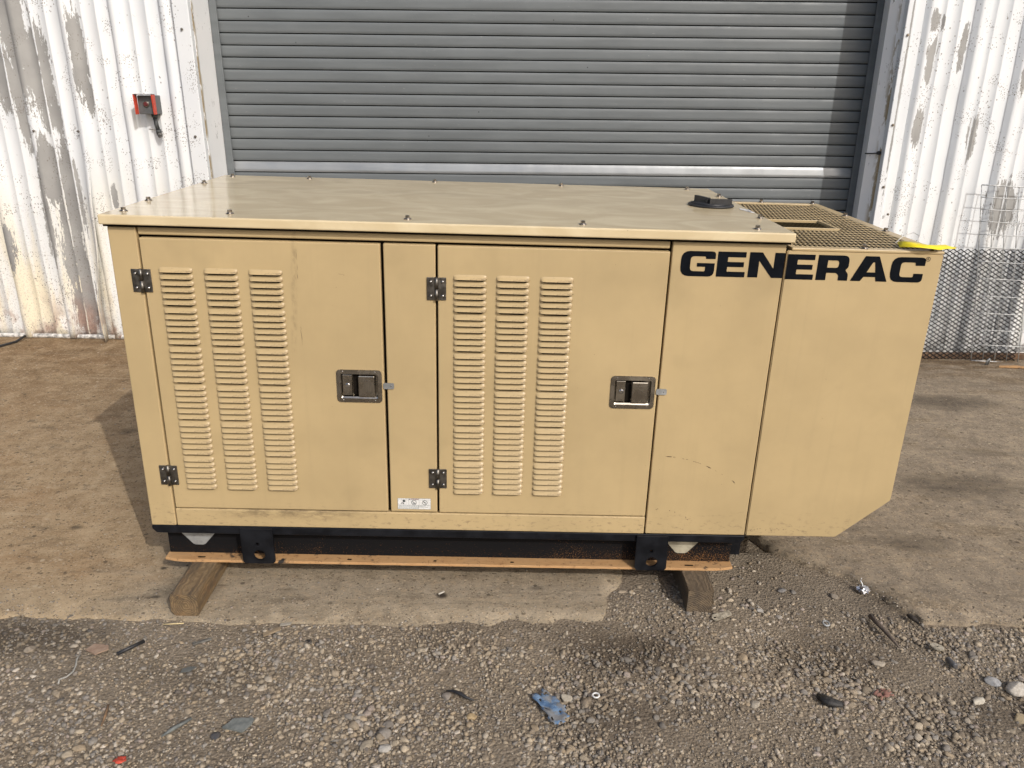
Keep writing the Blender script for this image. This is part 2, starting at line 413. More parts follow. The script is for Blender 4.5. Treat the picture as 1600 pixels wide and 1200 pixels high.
# ------------------------------------------------------------ building
WALL_Y = 2.50; DOOR_Y = 2.78; XL = -.645; XR = 3.105
PITCH = .2665
def wall_mat(name, patches, lowrust):
    t = NT(name)
    x = t.xyz(t.P)
    nA = t.noise(t.map(t.P, (16, 16, 3.4)), 1.6, 8, .72, .3)
    nF = t.noise(t.map(t.P, (110, 110, 34)), 1.0, 5, .7)
    c = t.mix(t.step(t.noise(t.P, 1.6, 4), .3, .7), (.66, .685, .71), (.745, .76, .77))
    # ochre road-dust wash, low down and along the runs
    run = t.noise(t.map(t.P, (7, 7, .9)), 1.3, 5, .6)
    yl = t.math('MULTIPLY', t.step(x[2], .25, 1.25, 1, 0), t.step(run, .36, .62, .15, 1))
    c = t.mix(t.math('MULTIPLY', yl, .8 if lowrust else .18), c, (.76, .67, .47))
    acc = None
    for (cx, cz, rx, rz) in patches:
        d = t.vm('LENGTH', t.vm('DIVIDE', t.vm('SUBTRACT', t.P, (cx, 0, cz)), (rx, 1e4, rz)), (0, 0, 0))
        f = t.math('SUBTRACT', 1.0, d)
        acc = f if acc is None else t.math('MAXIMUM', acc, f)
    acc = t.math('MAXIMUM', acc, -.55)
    peel = t.math('ADD', acc, t.math('ADD', t.math('MULTIPLY', t.math('SUBTRACT', nA, .5), 2.1), t.math('MULTIPLY', t.math('SUBTRACT', nF, .5), 1.25)))
    # paint clings to the sharp minor ribs
    xm = t.math('MODULO', t.math('ADD', x[0], 1.345+40*PITCH), PITCH)
    cl_ = t.math('MINIMUM', t.math('ABSOLUTE', t.math('SUBTRACT', xm, .119)), t.math('ABSOLUTE', t.math('SUBTRACT', xm, .197)))
    peel = t.math('SUBTRACT', peel, t.step(t.math('ADD', cl_, t.math('MULTIPLY', t.math('SUBTRACT', nF, .5), .008)), .002, .006, .75, 0))
    pk = t.step(peel, .06, .09)
    prim = t.mix(t.step(t.noise(t.P, 5, 4), .3, .7), (.262, .258, .250), (.335, .330, .318))
    prim = t.mix(t.math('MULTIPLY', t.step(x[2], .05, .42, 1, 0), t.step(t.noise(t.P, 6, 5), .35, .6, .2, 1)), prim, (.25, .155, .12))
    c = t.mix(pk, c, prim)
    # bare rust and flaking at the foot
    if lowrust:
        rs = t.math('MULTIPLY', t.step(x[2], .02, .34, 1, 0), t.step(t.noise(t.map(t.P, (9, 9, 5)), 1.1, 6, .65), .46, .60))
        c = t.mix(t.math('MULTIPLY', rs, .9), c, t.mix(t.step(nF, .3, .7), (.30, .175, .13), (.46, .36, .31)))
        cl = t.math('MULTIPLY', t.step(x[2], .10, .2, 1, 0), t.step(t.noise(t.map(t.P, (9, 9, 3), loc=(4, 0, 2)), 1, 5, .6), .54, .62))
        c = t.mix(cl, c, (.80, .77, .74))
    ft = t.math('MULTIPLY', t.step(x[2], -.03, .13, 1, 0), t.step(t.noise(t.map(t.P, (9, 9, 12)), 1.2, 6, .7), .42, .62))
    c = t.mix(t.math('MULTIPLY', ft, .45 if lowrust else .85), c, (.075, .06, .048))
    # flecks
    for sc, lo, hi, thr in ((38, .10, .17, .55), (80, .17, .27, .57), (17, .05, .10, .58), (130, .22, .38, .58)):
        v = t.vor(t.map(t.P, (1, 1, .75)), sc)
        ff = t.math('MULTIPLY', t.step(v, lo, hi, 1, 0), t.math('ADD', t.step(t.noise(t.P, 3.3+sc*.03, 4), thr-.03, thr+.05), t.step(x[2], .2, 1.1, .35 if lowrust else .12, 0)))
        c = t.mix(t.math('MULTIPLY', ff, .85), c, (.17, .145, .125))
    h = t.math('ADD', t.math('MULTIPLY', pk, -.4), t.math('MULTIPLY', nF, .12))
    nb = t.bump(h, .35, .002)
    return t.out(c, t.mix(pk, (.42,)*3, (.55,)*3), 0, nb)
LP = [(-1.60, 1.70, .085, .42), (-1.635, 1.29, .04, .22), (-1.50, 1.49, .075, .30), (-1.455, 1.31, .035, .14), (-1.27, 1.58, .04, .27), (-1.255, 1.38, .028, .11), (-1.70, 1.50, .06, .22), (-1.545, .975, .055, .20), (-1.45, .87, .07, .30), (-1.49, .50, .075, .36), (-1.475, .24, .08, .25), (-1.85, .57, .03, .16), (-1.60, .69, .03, .32), (-1.21, .84, .02, .09), (-2.3, 1.2, .12, .5), (-3.1, 1.6, .15, .4)]
RP = [(3.266, 1.80, .034, .065), (3.31, 1.80, .016, .045), (3.272, 1.60, .032, .12), (3.298, 1.67, .015, .08), (3.268, 1.27, .036, .115), (3.444, 1.68, .019, .13), (3.584, 1.22, .030, .14), (3.83, .84, .085, .17), (3.79, 1.53, .022, .13), (4.3, 1.3, .1, .4), (5.0, .7, .12, .4)]
M_WL = wall_mat('peeling_white_sheet', LP, True); M_WR = wall_mat('weathered_white_sheet', RP, False)

RIB = [(0, 0), (.004, .000), (.017, -.031), (.047, -.031), (.062, 0), (.112, 0), (.116, -.0042), (.122, -.0042), (.126, 0), (.190, 0), (.194, -.0042), (.200, -.0042), (.204, 0)]
PITCH = .2665
def sheet(name, x0, nribs, z0, z1, mat, parent, yoff=0, tail=.085, curl=False, seed=0, xmax=1e9):
    """ribbed steel sheet; x0 is the left foot of its first rib"""
    prof = [(-.055, 0)]
    for k in range(nribs): prof += [(x+k*PITCH, y) for x, y in RIB]
    prof.append((nribs*PITCH-.055+tail*0+.0, 0)) if tail == 0 else prof.extend([(nribs*PITCH+.004, 0), (nribs*PITCH+.026, -.030), (nribs*PITCH+.050, -.031)])
    prof = [p for p in prof if x0+p[0] < xmax]
    if xmax < 1e8: prof.append((xmax-x0, prof[-1][1]))
    zs = np.linspace(z0, z1, int((z1-z0)/.05)+2)
    V = []
    for (px, py) in prof:
        for z in zs:
            X_ = x0+px
            dent = .006*mnoise.noise(Vector((X_*3.1, z*2.3, seed)))+.003*mnoise.noise(Vector((X_*11, z*7, seed+5)))
            low = max(0, 1-(z-z0)/.45); dent += .012*low*mnoise.noise(Vector((X_*7, z*9, seed+9)))
            yy = WALL_Y+py+yoff+dent
            xx = X_+.003*mnoise.noise(Vector((z*3, X_*2, 8+seed)))
            if curl and px > nribs*PITCH-.06:
                k = max(0, min(1, (1.18-z)/.9))*(px-nribs*PITCH+.06)/.11
                yy -= .075*k*(1+.3*math.sin(z*9)); xx -= .05*k*k
            V.append((xx, yy, z))
    V = np.array(V); n = len(zs)
    I = np.arange(len(V)).reshape(len(prof), n)
    F = np.stack([I[:-1, :-1], I[1:, :-1], I[1:, 1:], I[:-1, 1:]], -1).reshape(-1, 4)
    me = npmesh(name, V, F, [mat])
    o = link(name, me, parent)
    sd = o.modifiers.new('thick', 'SOLIDIFY'); sd.thickness = .0012; sd.offset = 1
    return o
M_FOOT = simple('scuffed_white_flashing', (.62, .60, .56), .5, 0, .3, 40, .1)
M_TRIM = wall_mat('weathered_white_trim', [(3.135, 1.5, .006, .6), (-.66, 1.75, .012, .2)], False)
def jamb_mat():
    t = NT('chipped_jamb_paint'); x = t.xyz(t.P)
    c = t.mix(t.step(t.noise(t.P, 2, 4), .3, .7), (.74, .76, .77), (.82, .82, .82))
    e = t.math('MINIMUM', t.math('ABSOLUTE', t.math('SUBTRACT', x[1], 2.511)), 1)
    ol_ = t.math('MULTIPLY', t.step(e, .0, .035, 1, 0), t.step(t.noise(t.map(t.P, (20, 20, 5)), 1.3, 6, .7), .46, .54))
    c = t.mix(ol_, c, (.30, .235, .14))
    fl = t.math('MULTIPLY', t.step(t.noise(t.map(t.P, (60, 60, 26)), 1, 5, .7), .62, .67), t.step(t.noise(t.P, 4, 3), .48, .6))
    c = t.mix(fl, c, (.16, .15, .14))
    return t.out(c, .45, 0, t.bump(t.noise(t.P, 4, 3), .2, .02))
M_JAMB = jamb_mat()

wl = thing('metal_wall', 'white ribbed steel wall with grey peeling paint patches, left of the roller door', 'wall', 'ribbed steel walls either side of the roller door', (-2.5, WALL_Y, 0))
wr = thing('metal_wall', 'bright white ribbed steel wall with few paint chips, right of the roller door behind the wire panels', 'wall', 'ribbed steel walls either side of the roller door', (5, WALL_Y, 0))
wt = thing('lintel_wall', 'white ribbed steel cladding above the grey roller door', 'wall', None, (1.2, WALL_Y, 3.5))
def keep(o):     # children keep world coordinates
    o.matrix_parent_inverse = o.parent.matrix_world.inverted() if o.parent.matrix_world != Matrix() else Matrix.Translation(-o.parent.location)
def kp(o):
    o.matrix_parent_inverse = Matrix.Translation(-o.parent.location); return o
first = -1.345+.0                                 # left foot of a rib (x)
kp(sheet('wall_sheet', first, 3, .012, 4.6, M_WL, wl, 0, 0, False, 1, XL-.079))
for k in range(6):
    kp(sheet('wall_sheet', first-3*PITCH*(k+1), 3, .012-.002*k, 4.6, M_WL, wl, -.004 if k == 0 else -.002*(k % 2), .08, k == 0, 2+k))
r0 = 3.205
for k in range(5):
    kp(sheet('wall_sheet', r0+3*PITCH*k, 3, -.035-.004*k, 4.6, M_WR, wr, -.002*(k % 2), .0 if k else .08, False, 20+k))
for k in range(5):
    kp(sheet('wall_sheet', -.60+.055+3*PITCH*k-.05, 3, 3.4, 4.6, M_WR, wt, 0.002, 0, False, 40+k))
# trims and reveals
mb = MB(); mb.box(XL-.085, XL, WALL_Y-.034, WALL_Y+.008, 0.0, 4.6, .004); kp(mb.obj('corner_trim', M_WL, wl))
mb = MB(); mb.box(XL-.02, XL+.002, WALL_Y+.009, DOOR_Y+.06, -.01, 3.45, .002); kp(mb.obj('door_jamb', M_JAMB, wl))
mb = MB(); mb.box(XR, XR+.045, WALL_Y-.036, WALL_Y+.008, -.05, 4.6, .004); kp(mb.obj('corner_trim', M_TRIM, wr))
mb = MB(); mb.poly([(XR+.0005, WALL_Y+.0085, -.05), (XR-.050, WALL_Y+.078, -.05), (XR-.044, WALL_Y+.084, -.05), (XR+.012, DOOR_Y+.06, -.05), (XR+.03, DOOR_Y+.06, -.05), (XR+.03, WALL_Y+.0085, -.05)], (0, 0, 3.38)); kp(mb.obj('door_jamb', M_JAMB, wr))
mb = MB(); mb.box(XR+.047, XR+.098, WALL_Y-.018, WALL_Y-.002, -.045, 4.6, .003); kp(mb.obj('cover_strip', M_TRIM, wr))
mb = MB(); mb.box(XL+.003, XR-.001, WALL_Y-.03, DOOR_Y+.1, 3.34, 3.42, .004); kp(mb.obj('door_head', M_JAMB, wt))
# foot flashing, slightly buckled
for par, xa, xb, zf in ((wl, -6.2, XL-.01, 0.0), (wr, XR+.05, 7.5, -.045)):
    mb = MB(); n = int((xb-xa)/.12)
    pts = [(xa+(xb-xa)*i/n, WALL_Y-.012-.006*mnoise.noise(Vector((i*.7, 0, 2))), GH(xa+(xb-xa)*i/n, 2.5)+.012+.004*mnoise.noise(Vector((i*.5, 3, 2)))) for i in range(n+1)]
    mb.tube(pts, .014, 8); kp(mb.obj('foot_flashing', M_FOOT, par))
scr = MB(); scr.cyl((0, 0, 0), (0, -1, 0), .007, .004, 8).cyl((0, -.004, 0), (0, -1, 0), .0045, .005, 6); scr_me = scr.mesh('screw', M_BOLT)
for par, pts in ((wl, [(-.69, 1.72), (-.69, 1.18), (-.69, .62), (-1.33, 1.2), (-1.575, 1.2)]), (wr, [(3.125, 1.73), (3.125, 1.28), (3.13, .95), (3.18, .8), (3.13, .55)])):
    for (a, b) in pts: kp(link('screw', scr_me, par, (a, WALL_Y-.037, b)))
# dead cable clip on the right jamb
mb = MB(); mb.cyl((3.098, 2.512, 1.13), (-.8, -.6, 0), .011, .012, 10).tube([(3.092, 2.510, 1.13), (3.07, 2.535, 1.125), (3.045, 2.575, 1.122)], .0035, 6)
kp(mb.obj('cable_stub', M_RUBBER, wr))
# dark inside of the building and back of the door
mb = MB(); mb.box(-7, 8.5, 2.95, 3.0, -.1, 4.6); kp(mb.obj('backing', M_DARK, wt))

# roller door
def slat_mat(name, col, rough, metal):
    t = NT(name); x = t.xyz(t.P)
    n = t.noise(t.map(t.P, (1, 1, 7)), 2.2, 5, .6); s_ = t.noise(t.map(t.P, (14, 1, 60)), 1.5, 6, .7)
    c = t.mix(t.step(n, .3, .7), tuple(v*.88 for v in col), tuple(v*1.08 for v in col))
    sc = t.math('MULTIPLY', t.step(s_, .63, .72), t.step(t.noise(t.map(t.P, (1.5, 1, 16)), 1.6, 2), .54, .64))
    c = t.mix(t.math('MULTIPLY', sc, .5), c, (.38, .385, .38))
    v = t.vor(t.P, 13); f = t.math('MULTIPLY', t.step(v, .035, .06, 1, 0), t.step(t.noise(t.P, 2.5, 2), .5, .55))
    c = t.mix(f, c, (.045, .045, .045))
    nb = t.bump(t.noise(t.map(t.P, (4, 4, 2)), 1.5, 3), .18, .02)
    return t.out(c, t.step(t.noise(t.map(t.P, (6, 1, 6)), 1.4, 5), .3, .7, rough-.06, rough+.1), metal, nb)
M_SLAT = slat_mat('grey_slat_paint', (.132, .146, .153), .5, 0.0)
M_SHINY = slat_mat('shiny_glint_slat', (.30, .315, .325), .34, .45)  # part of the glint is put into the colour, paler than its neighbours
door = thing('roller_door', 'grey horizontal slat roller shutter door closed between white reveals', 'roller door', None, ((XL+XR)/2, DOOR_Y, 0))
HS = .0632
def slat_mesh(tilt, mat):
    prof = [(.0, .020), (.0032, .020), (.0033, -.0050), (.0042, -.0060), (.020, -.0062), (.044, -.0061), (.0600, -.0056), (.0613, -.0046), (.0614, .020), (.0632, .020)]
    nx = 24; xs = np.linspace(XL+.004, XR-.002, nx+1); V = []
    for (z, y) in prof:
        for a in xs: V.append((a-(XL+XR)/2, y+tilt*(z-.03), z))
    I = np.arange(len(V)).reshape(len(prof), nx+1)
    F = np.stack([I[:-1, :-1], I[:-1, 1:], I[1:, 1:], I[1:, :-1]], -1).reshape(-1, 4)
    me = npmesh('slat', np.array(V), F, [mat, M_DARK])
    deep = (0, 1, 7, 8); me.polygons.foreach_set('material_index', np.array([1 if (i//nx) in deep else 0 for i in range(len(F))], dtype=np.int32))  # joint faces coloured near black for the shade in the gaps
    return me
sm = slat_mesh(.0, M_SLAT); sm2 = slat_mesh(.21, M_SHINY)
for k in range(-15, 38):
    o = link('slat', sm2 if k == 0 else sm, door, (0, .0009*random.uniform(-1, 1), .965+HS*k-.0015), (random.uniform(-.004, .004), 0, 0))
    if k == 0: o['label'] = 'shiny bent slat catching the light near the bottom of the shutter'
mb = MB(); mb.box(-(XR-XL)/2+.004, (XR-XL)/2-.004, -.02, .03, -.045, .02, .004); mb.obj('bottom_bar', M_SLAT, door)
for sgn in (-1, 1):
    mb = MB(); xa = sgn*((XR-XL)/2-.024)
    mb.box(xa-.021, xa+.021, -.026, -.013, -.04, 3.4, .003); mb.obj('guide_rail', M_SLAT, door)

# ------------------------------------------------------------ generator
G = Matrix(((.99964, -.01855, .01915, 0), (.01858, .99983, -.00146, 0), (-.01912, .00181, .99982, 0), (0, 0, 0, 1)))
gen = thing('generator', 'large beige standby generator cabinet with louvred doors standing on timber blocks', 'generator', None, mw=G)
D = .94; ZT = 1.1036
core = MB(); core.box(.006, 1.794, .022, D-.004, .200, 1.098); core.obj('inner_frame', M_DARK, gen)
def panel(name, x0, x1, z0, z1, y0=0.0, y1=.02, bev=.0035, mat=None):
    mb = MB(); mb.box(x0, x1, y0, y1, z0, z1, bev, 3); return mb.obj(name, mat or M_PAINT, gen)
panel('corner_post', .0, .0735, .200, 1.096, -.001)
panel('top_rail', .0765, 1.487, 1.0755, 1.1015, .003)
panel('bottom_rail', .0762, 1.4895, .200, .2575, .0)
cpanel = panel('centre_panel', .7205, .8595, .2615, 1.0695)
rpanel = panel('front_panel', 1.4935, 1.7995, .201, 1.0965)
door1 = panel('door', .0785, .7125, .2612, 1.0685, -.001)
door2 = panel('door', .8655, 1.4885, .2612, 1.0685, -.001)
mb = MB(); mb.box(0, .004, .0205, D, .2, 1.096); mb.obj('side_panel', M_PAINT, gen)
mb = MB(); mb.box(0, 1.8, D-.0035, D+.002, .2, 1.096); mb.obj('rear_panel', M_PAINT, gen)
# roof lid with folded skirt
mb = MB(); mb.box(-.0106, 1.8133, -.0224, .9625, ZT, 1.1295, .004, 3)
t = bmesh.new()
roof = mb.obj('roof', M_ROOF, gen)
mb = MB(); mb.box(-.004, 1.806, -.012, .955, ZT-.006, ZT+.001); mb.obj('gasket', M_DARK, gen)
# roof bolts
bb = MB(); bb.cyl((0, 0, 0), (0, 0, 1), .0105, .0022, 16).cyl((0, 0, .0022), (0, 0, 1), .0085, .0018, 16, .0068).cyl((0, 0, .004), (0, 0, 1), .0062, .0065, 6, smooth=False)
bolt_me = bb.mesh('bolt', M_BOLT)
for (a, b) in [(.028, .046), (.008, .25), (.012, .69), (.036, .915), (.318, .915), (.78, .915), (1.25, .915), (1.722, .915), (1.793, .724), (1.791, .232), (1.724, .030), (1.252, .028), (.783, .036), (.308, .048)]:
    link('bolt', bolt_me, roof, (a, b, 1.1293), (0, 0, random.uniform(0, 1)))
# black filler cap
fc = MB(); fc.cyl((1.705, .477, 1.1296), (0, 0, 1), .0735, .008, 40, .071, .002).cyl((1.705, .477, 1.1376), (0, 0, 1), .066, .004, 40, .034)
cap = fc.obj('filler_cap', M_RUBBER, roof)
def bar(a, b, hw, z0, z1, taper=1.0):
    a = Vector(a); b = Vector(b); d = (b-a).normalized(); n = Vector((-d.y, d.x))*hw
    mb = MB(); p = [a+n, a-n, b-n*taper, b+n*taper]
    mb.poly([(q.x, q.y, z0) for q in p], (0, 0, z1-z0)); return mb
hb = MB()
def addbar(a, b, hw, z0, z1, tp):
    a = Vector(a); b = Vector(b); d = (b-a).normalized(); n = Vector((-d.y, d.x))*hw
    hb.poly([(q.x, q.y, z0) for q in (a+n, a-n, b-n*tp, b+n*tp)], (0, 0, z1-z0))
addbar((1.690, .440), (1.762, .446), .0055, 1.1385, 1.1555, 1.1)
addbar((1.664, .520), (1.690, .4475), .0055, 1.1385, 1.1575, 1.0)
hb.obj('handle', M_RUBBER, cap)
# torn sticker beside the cap
st = MB(); st.poly([(1.785, .43, 1.1299), (1.809, .405, 1.1299), (1.806, .33, 1.1299), (1.795, .345, 1.1299), (1.79, .37, 1.1299), (1.779, .40, 1.1299)], (0, 0, .0005))
st.obj('torn_sticker', simple('torn_paper', (.72, .70, .66), .6, 0, .3, 60), roof)

# louvres: one pressed fin, copied into three banks on each door
def louver_mesh():
    w_, h_, d_ = .089, .0112, .0118
    mb = MB(); b = mb.b
    def v(x, y, z): return b.verts.new((x, y, z))
    n = 6
    top, mid, lip, low = [], [], [], []
    prof = [(0, 0, 0), (.003, .35, .25), (.008, .75, .8), (.014, .96, 1), (w_/2, 1.02, 1)]
    xs = [-w_/2-.001, -w_/2+.0015, -w_/2+.004, -w_/2+.009, -w_/2+.016, w_/2-.016, w_/2-.009, w_/2-.004, w_/2-.0015, w_/2+.001]
    ks = [0, .42, .74, .94, 1, 1, .94, .74, .42, 0]
    rows = []
    for (fz, fy) in ((1.06, 0.0), (.78, .17), (.40, .57), (.0, 1.0), (-.03, .985), (.06, .90), (.14, .45), (.18, -.02)):
        rows.append([v(x, -d_*fy*k-.0004, fz*h_*(.72+.28*k) if fz > .2 else fz*h_) for x, k in zip(xs, ks)])
    fs = []
    for r, (A, B) in enumerate(zip(rows[:-1], rows[1:])):
        for i in range(len(xs)-1):
            f = b.faces.new([A[i], B[i], B[i+1], A[i+1]]); f.smooth = r < 3 and False or r < 2
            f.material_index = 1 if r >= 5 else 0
    mb.mi = 1        # black patch painting the shadow the lip casts on the door
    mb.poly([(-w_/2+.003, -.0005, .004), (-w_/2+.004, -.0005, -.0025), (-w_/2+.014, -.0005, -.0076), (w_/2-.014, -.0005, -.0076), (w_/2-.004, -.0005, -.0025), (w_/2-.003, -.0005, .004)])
    return mb.mesh('louver', M_LOUV, M_DARK)
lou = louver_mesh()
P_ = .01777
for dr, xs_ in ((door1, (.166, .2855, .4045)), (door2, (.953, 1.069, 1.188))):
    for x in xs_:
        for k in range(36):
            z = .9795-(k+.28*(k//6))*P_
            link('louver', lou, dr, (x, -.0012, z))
# the painted lip shadow belongs to the mesh of each fin

# hinges
def hinge(x, z):
    t = thing('x', '', ''); bpy.data.objects.remove(t)
    W_, H_ = .0262, .0315
    mb = MB()
    mb.box(x-W_, x-.0042, -.0042, -.0016, z-H_, z+H_, .0012, 2)
    mb.box(x+.0042, x+W_, -.0042, -.0016, z-H_, z+H_, .0012, 2)
    h = mb.obj('hinge', M_HINGE, gen)
    k = MB(); k.cyl((x, -.0055, z-H_-.001), (0, 0, 1), .0052, H_+.0006, 14, bev=.0008).cyl((x, -.0055, z+.0004), (0, 0, 1), .0052, H_+.0006, 14, bev=.0008)
    k.obj('hinge_pin', M_HINGE, h)
    for sx in (-.0155, .0165):
        for sz in (-.0195, .0195): link('screw', hs_me, h, (x+sx, -.0042, z+sz))
hs = MB(); hs.cyl((0, .0006, 0), (0, -1, 0), .0046, .0016, 14, .0046).cyl((0, -.001, 0), (0, -1, 0), .0046, .0022, 14, .0022)
hs_me = hs.mesh('screw', M_CHROME)
for x, z in ((.0735, .953), (.0735, .3705), (.8625, .951), (.8625, .3765)): hinge(x, z)

# paddle latches: dished plate with a real recess
def rrect(x0, x1, z0, z1, r, n=5):
    out = []
    for cx, cz, a in ((x1-r, z0+r, -90), (x1-r, z1-r, 0), (x0+r, z1-r, 90), (x0+r, z0+r, 180)):
        for i in range(n+1):
            t = math.radians(a+90*i/n); out.append((cx+r*math.cos(t), cz+r*math.sin(t)))
    return out
def latch(x0, x1, z0, z1):
    W_ = x1-x0; H_ = z1-z0
    o = rrect(x0, x1, z0, z1, .011); i1 = rrect(x0+.0115, x1-.0115, z0+.0125, z1-.0125, .004); i2 = rrect(x0+.0145, x1-.0135, z0+.0185, z1-.0145, .003)
    mb = MB(); b = mb.b
    def ring(p, y): return [b.verts.new((a, y, c)) for a, c in p]
    R = [ring(o, -.0012), ring(o, -.0034), ring(i1, -.0042), ring(rrect(x0+.0135, x1-.0130, z0+.0168, z1-.0135, .0035), -.0012), ring(i2, .012)]
    # dish is sunk into a raised surround so that the floor lies just behind the door skin
    for A, B in zip(R[:-1], R[1:]):
        for k in range(len(A)):
            j = (k+1) % len(A); f = b.faces.new([A[k], A[j], B[j], B[k]]); f.smooth = False
    b.faces.new(R[-1])
    root = mb.obj('latch', M_STEEL, gen)
    q = MB(); q.box(x0+.0165, x0+W_*.335, -.001, .011, z0+.0205, z1-.016, .001); q.obj('lock_plate', M_STEEL, root)
    q = MB(); q.cyl((x0+W_*.245, -.001, (z0+z1)/2+.002), (0, -1, 0), .0072, .0045, 18, .0066, .0012); q.obj('lock_cylinder', M_CHROME, root)
    q = MB(); q.box(x0+W_*.48, x1-.0205, -.0050, -.0018, z0+.0175, z1-.0175, .0024, 2)
    for i in range(4): q.box(x0+W_*.58+i*.006, x0+W_*.58+i*.006+.003, -.0055, -.0048, z0+.03, z1-.03, .0003, 1)
    q.obj('paddle', M_STEEL, root)
    q = MB(); q.box(x0+W_*.35, x0+W_*.475, .0085, .0105, z0+.0195, z1-.0155); q.obj('dark_gap', M_DARK, root)
    for sx in (.018, W_-.02):
        for sz in (.0062, H_-.0062): link('screw', rv_me, root, (x0+sx, -.0036, z0+sz))
rv = MB(); rv.cyl((0, .0006, 0), (0, -1, 0), .0023, .0018, 10, .0012); rv_me = rv.mesh('screw', M_CHROME)
latch(.579, .7065, .6145, .7125); latch(1.3545, 1.4815, .6135, .7125)
# pocket cut for the recess: the door skin is opened behind each latch
def cut(door, x0, x1, z0, z1):
    mb = MB(); mb.box(x0, x1, -.02, .05, z0, z1); c = mb.obj('cutter', M_DARK)
    c.matrix_world = G
    md = door.modifiers.new('cut', 'BOOLEAN'); md.object = c; md.operation = 'DIFFERENCE'; md.solver = 'EXACT'
    bpy.context.view_layer.update()
    dg = bpy.context.evaluated_depsgraph_get(); me = bpy.data.meshes.new_from_object(door.evaluated_get(dg))
    door.modifiers.clear(); door.data = me; bpy.data.objects.remove(c)
cut(door1, .5875, .698, .625, .702); cut(door2, 1.363, 1.473, .624, .702)
for x, z in ((.7085, .666), (1.4835, .667)):     # strike tabs over the gap
    q = MB(); o_ = rrect(x+.002, x+.032, z-.0088, z+.0088, .004)
    q.poly([(a, -.0040, c) for a, c in o_], (0, .0022, 0)); tb = q.obj('strike_tab', M_GALV, gen)
    link('screw', rv_me, tb, (x+.0235, -.0040, z))

# lettering
H = .0685
def rounded(c, n=4):
    out = []
    N = len(c)
    for i in range(N):
        p = Vector(c[i][:2]); r = c[i][2] if len(c[i]) > 2 else .0012
        a = Vector(c[i-1][:2]); b = Vector(c[(i+1) % N][:2])
        u = (a-p); v = (b-p); lu, lv = u.length, v.length; u.normalize(); v.normalize()
        d = min(r, lu*.49, lv*.49)
        for k in range(n+1):
            t = k/n; q = p+u*d*(1-t)**2+v*d*t**2
            out.append((q.x, q.y))
    return out
def flat_shape(name, loops, y, mat, parent, ext=.0003):
    cu_ = bpy.data.curves.new(name, 'CURVE'); cu_.dimensions = '2D'; cu_.fill_mode = 'BOTH'; cu_.extrude = ext
    for lp in loops:
        s = cu_.splines.new('POLY'); s.points.add(len(lp)-1); s.use_cyclic_u = True
        for q, (a, b) in zip(s.points, lp): q.co = (a, b, 0, 1)
    o = bpy.data.objects.new(name, cu_); C.objects.link(o)
    bpy.context.view_layer.update()
    me = bpy.data.meshes.new_from_object(o.evaluated_get(bpy.context.evaluated_depsgraph_get()))
    bpy.data.objects.remove(o)
    me.transform(Matrix.Rotation(PI/2, 4, 'X')); me.transform(Matrix.Translation((0, y, 0)))
    me.materials.clear(); me.materials.append(mat)
    return link(name, me, parent)
def glyph(ch, x0, x1):
    if ch == 'C': return [[(x1, H, .020), (x0, H, .024), (x0, 0, .024), (x1-.001, 0, .020), (x1-.001, .024), (x1-.027, .024), (x1-.027, .014, .004), (x0+.026, .014, .010), (x0+.026, H-.014, .010), (x1-.026, H-.014, .004), (x1-.026, H-.0225), (x1, H-.0225)]]
    if ch == 'G': return [[(x1, H, .020), (x0, H, .024), (x0, 0, .024), (x1-.001, 0, .016), (x1-.001, .0365), (x0+.044, .0365), (x0+.044, .0265), (x1-.026, .0265), (x1-.026, .014, .004), (x0+.026, .014, .010), (x0+.026, H-.014, .010), (x1-.026, H-.014, .004), (x1-.026, H-.0205), (x1, H-.0205)]]
    if ch == 'E': return [[(x0, 0), (x1, 0), (x1, .0145), (x0+.028, .0145), (x0+.028, .0275), (x1-.005, .0275), (x1-.005, .041), (x0+.028, .041), (x0+.028, H-.0145), (x1-.001, H-.0145), (x1-.001, H), (x0, H)]]
    if ch == 'N': return [[(x0, 0), (x0+.027, 0), (x0+.027, .046), (x1-.030, 0), (x1, 0), (x1, H), (x1-.027, H), (x1-.027, .0245), (x0+.034, H), (x0, H)]]
    if ch == 'R': return [[(x0, 0), (x0+.027, 0), (x0+.027, .0205), (x1-.031, .0205, .005), (x1-.024, .014, .004), (x1-.024, 0), (x1+.002, 0), (x1+.002, .019, .008), (x1-.008, .0285, .005), (x1, .036, .008), (x1, H, .020), (x0, H)], [(x0+.027, .0345), (x1-.027, .0345, .008), (x1-.027, H-.014, .008), (x0+.027, H-.014)]]
    if ch == 'A': return [[(x0, 0), (x0+.0275, 0), (x0+.0352, .012), (x0+.0675, .012), (x0+.0702, 0), (x1, 0), (x1-.031, H), (x0+.032, H)], [(x0+.0415, .0245), (x0+.0655, .0245), (x0+.0605, .0525, .003), (x0+.0555, .0525, .003)]]
YL = -.0006
EXT_Y = 0.0
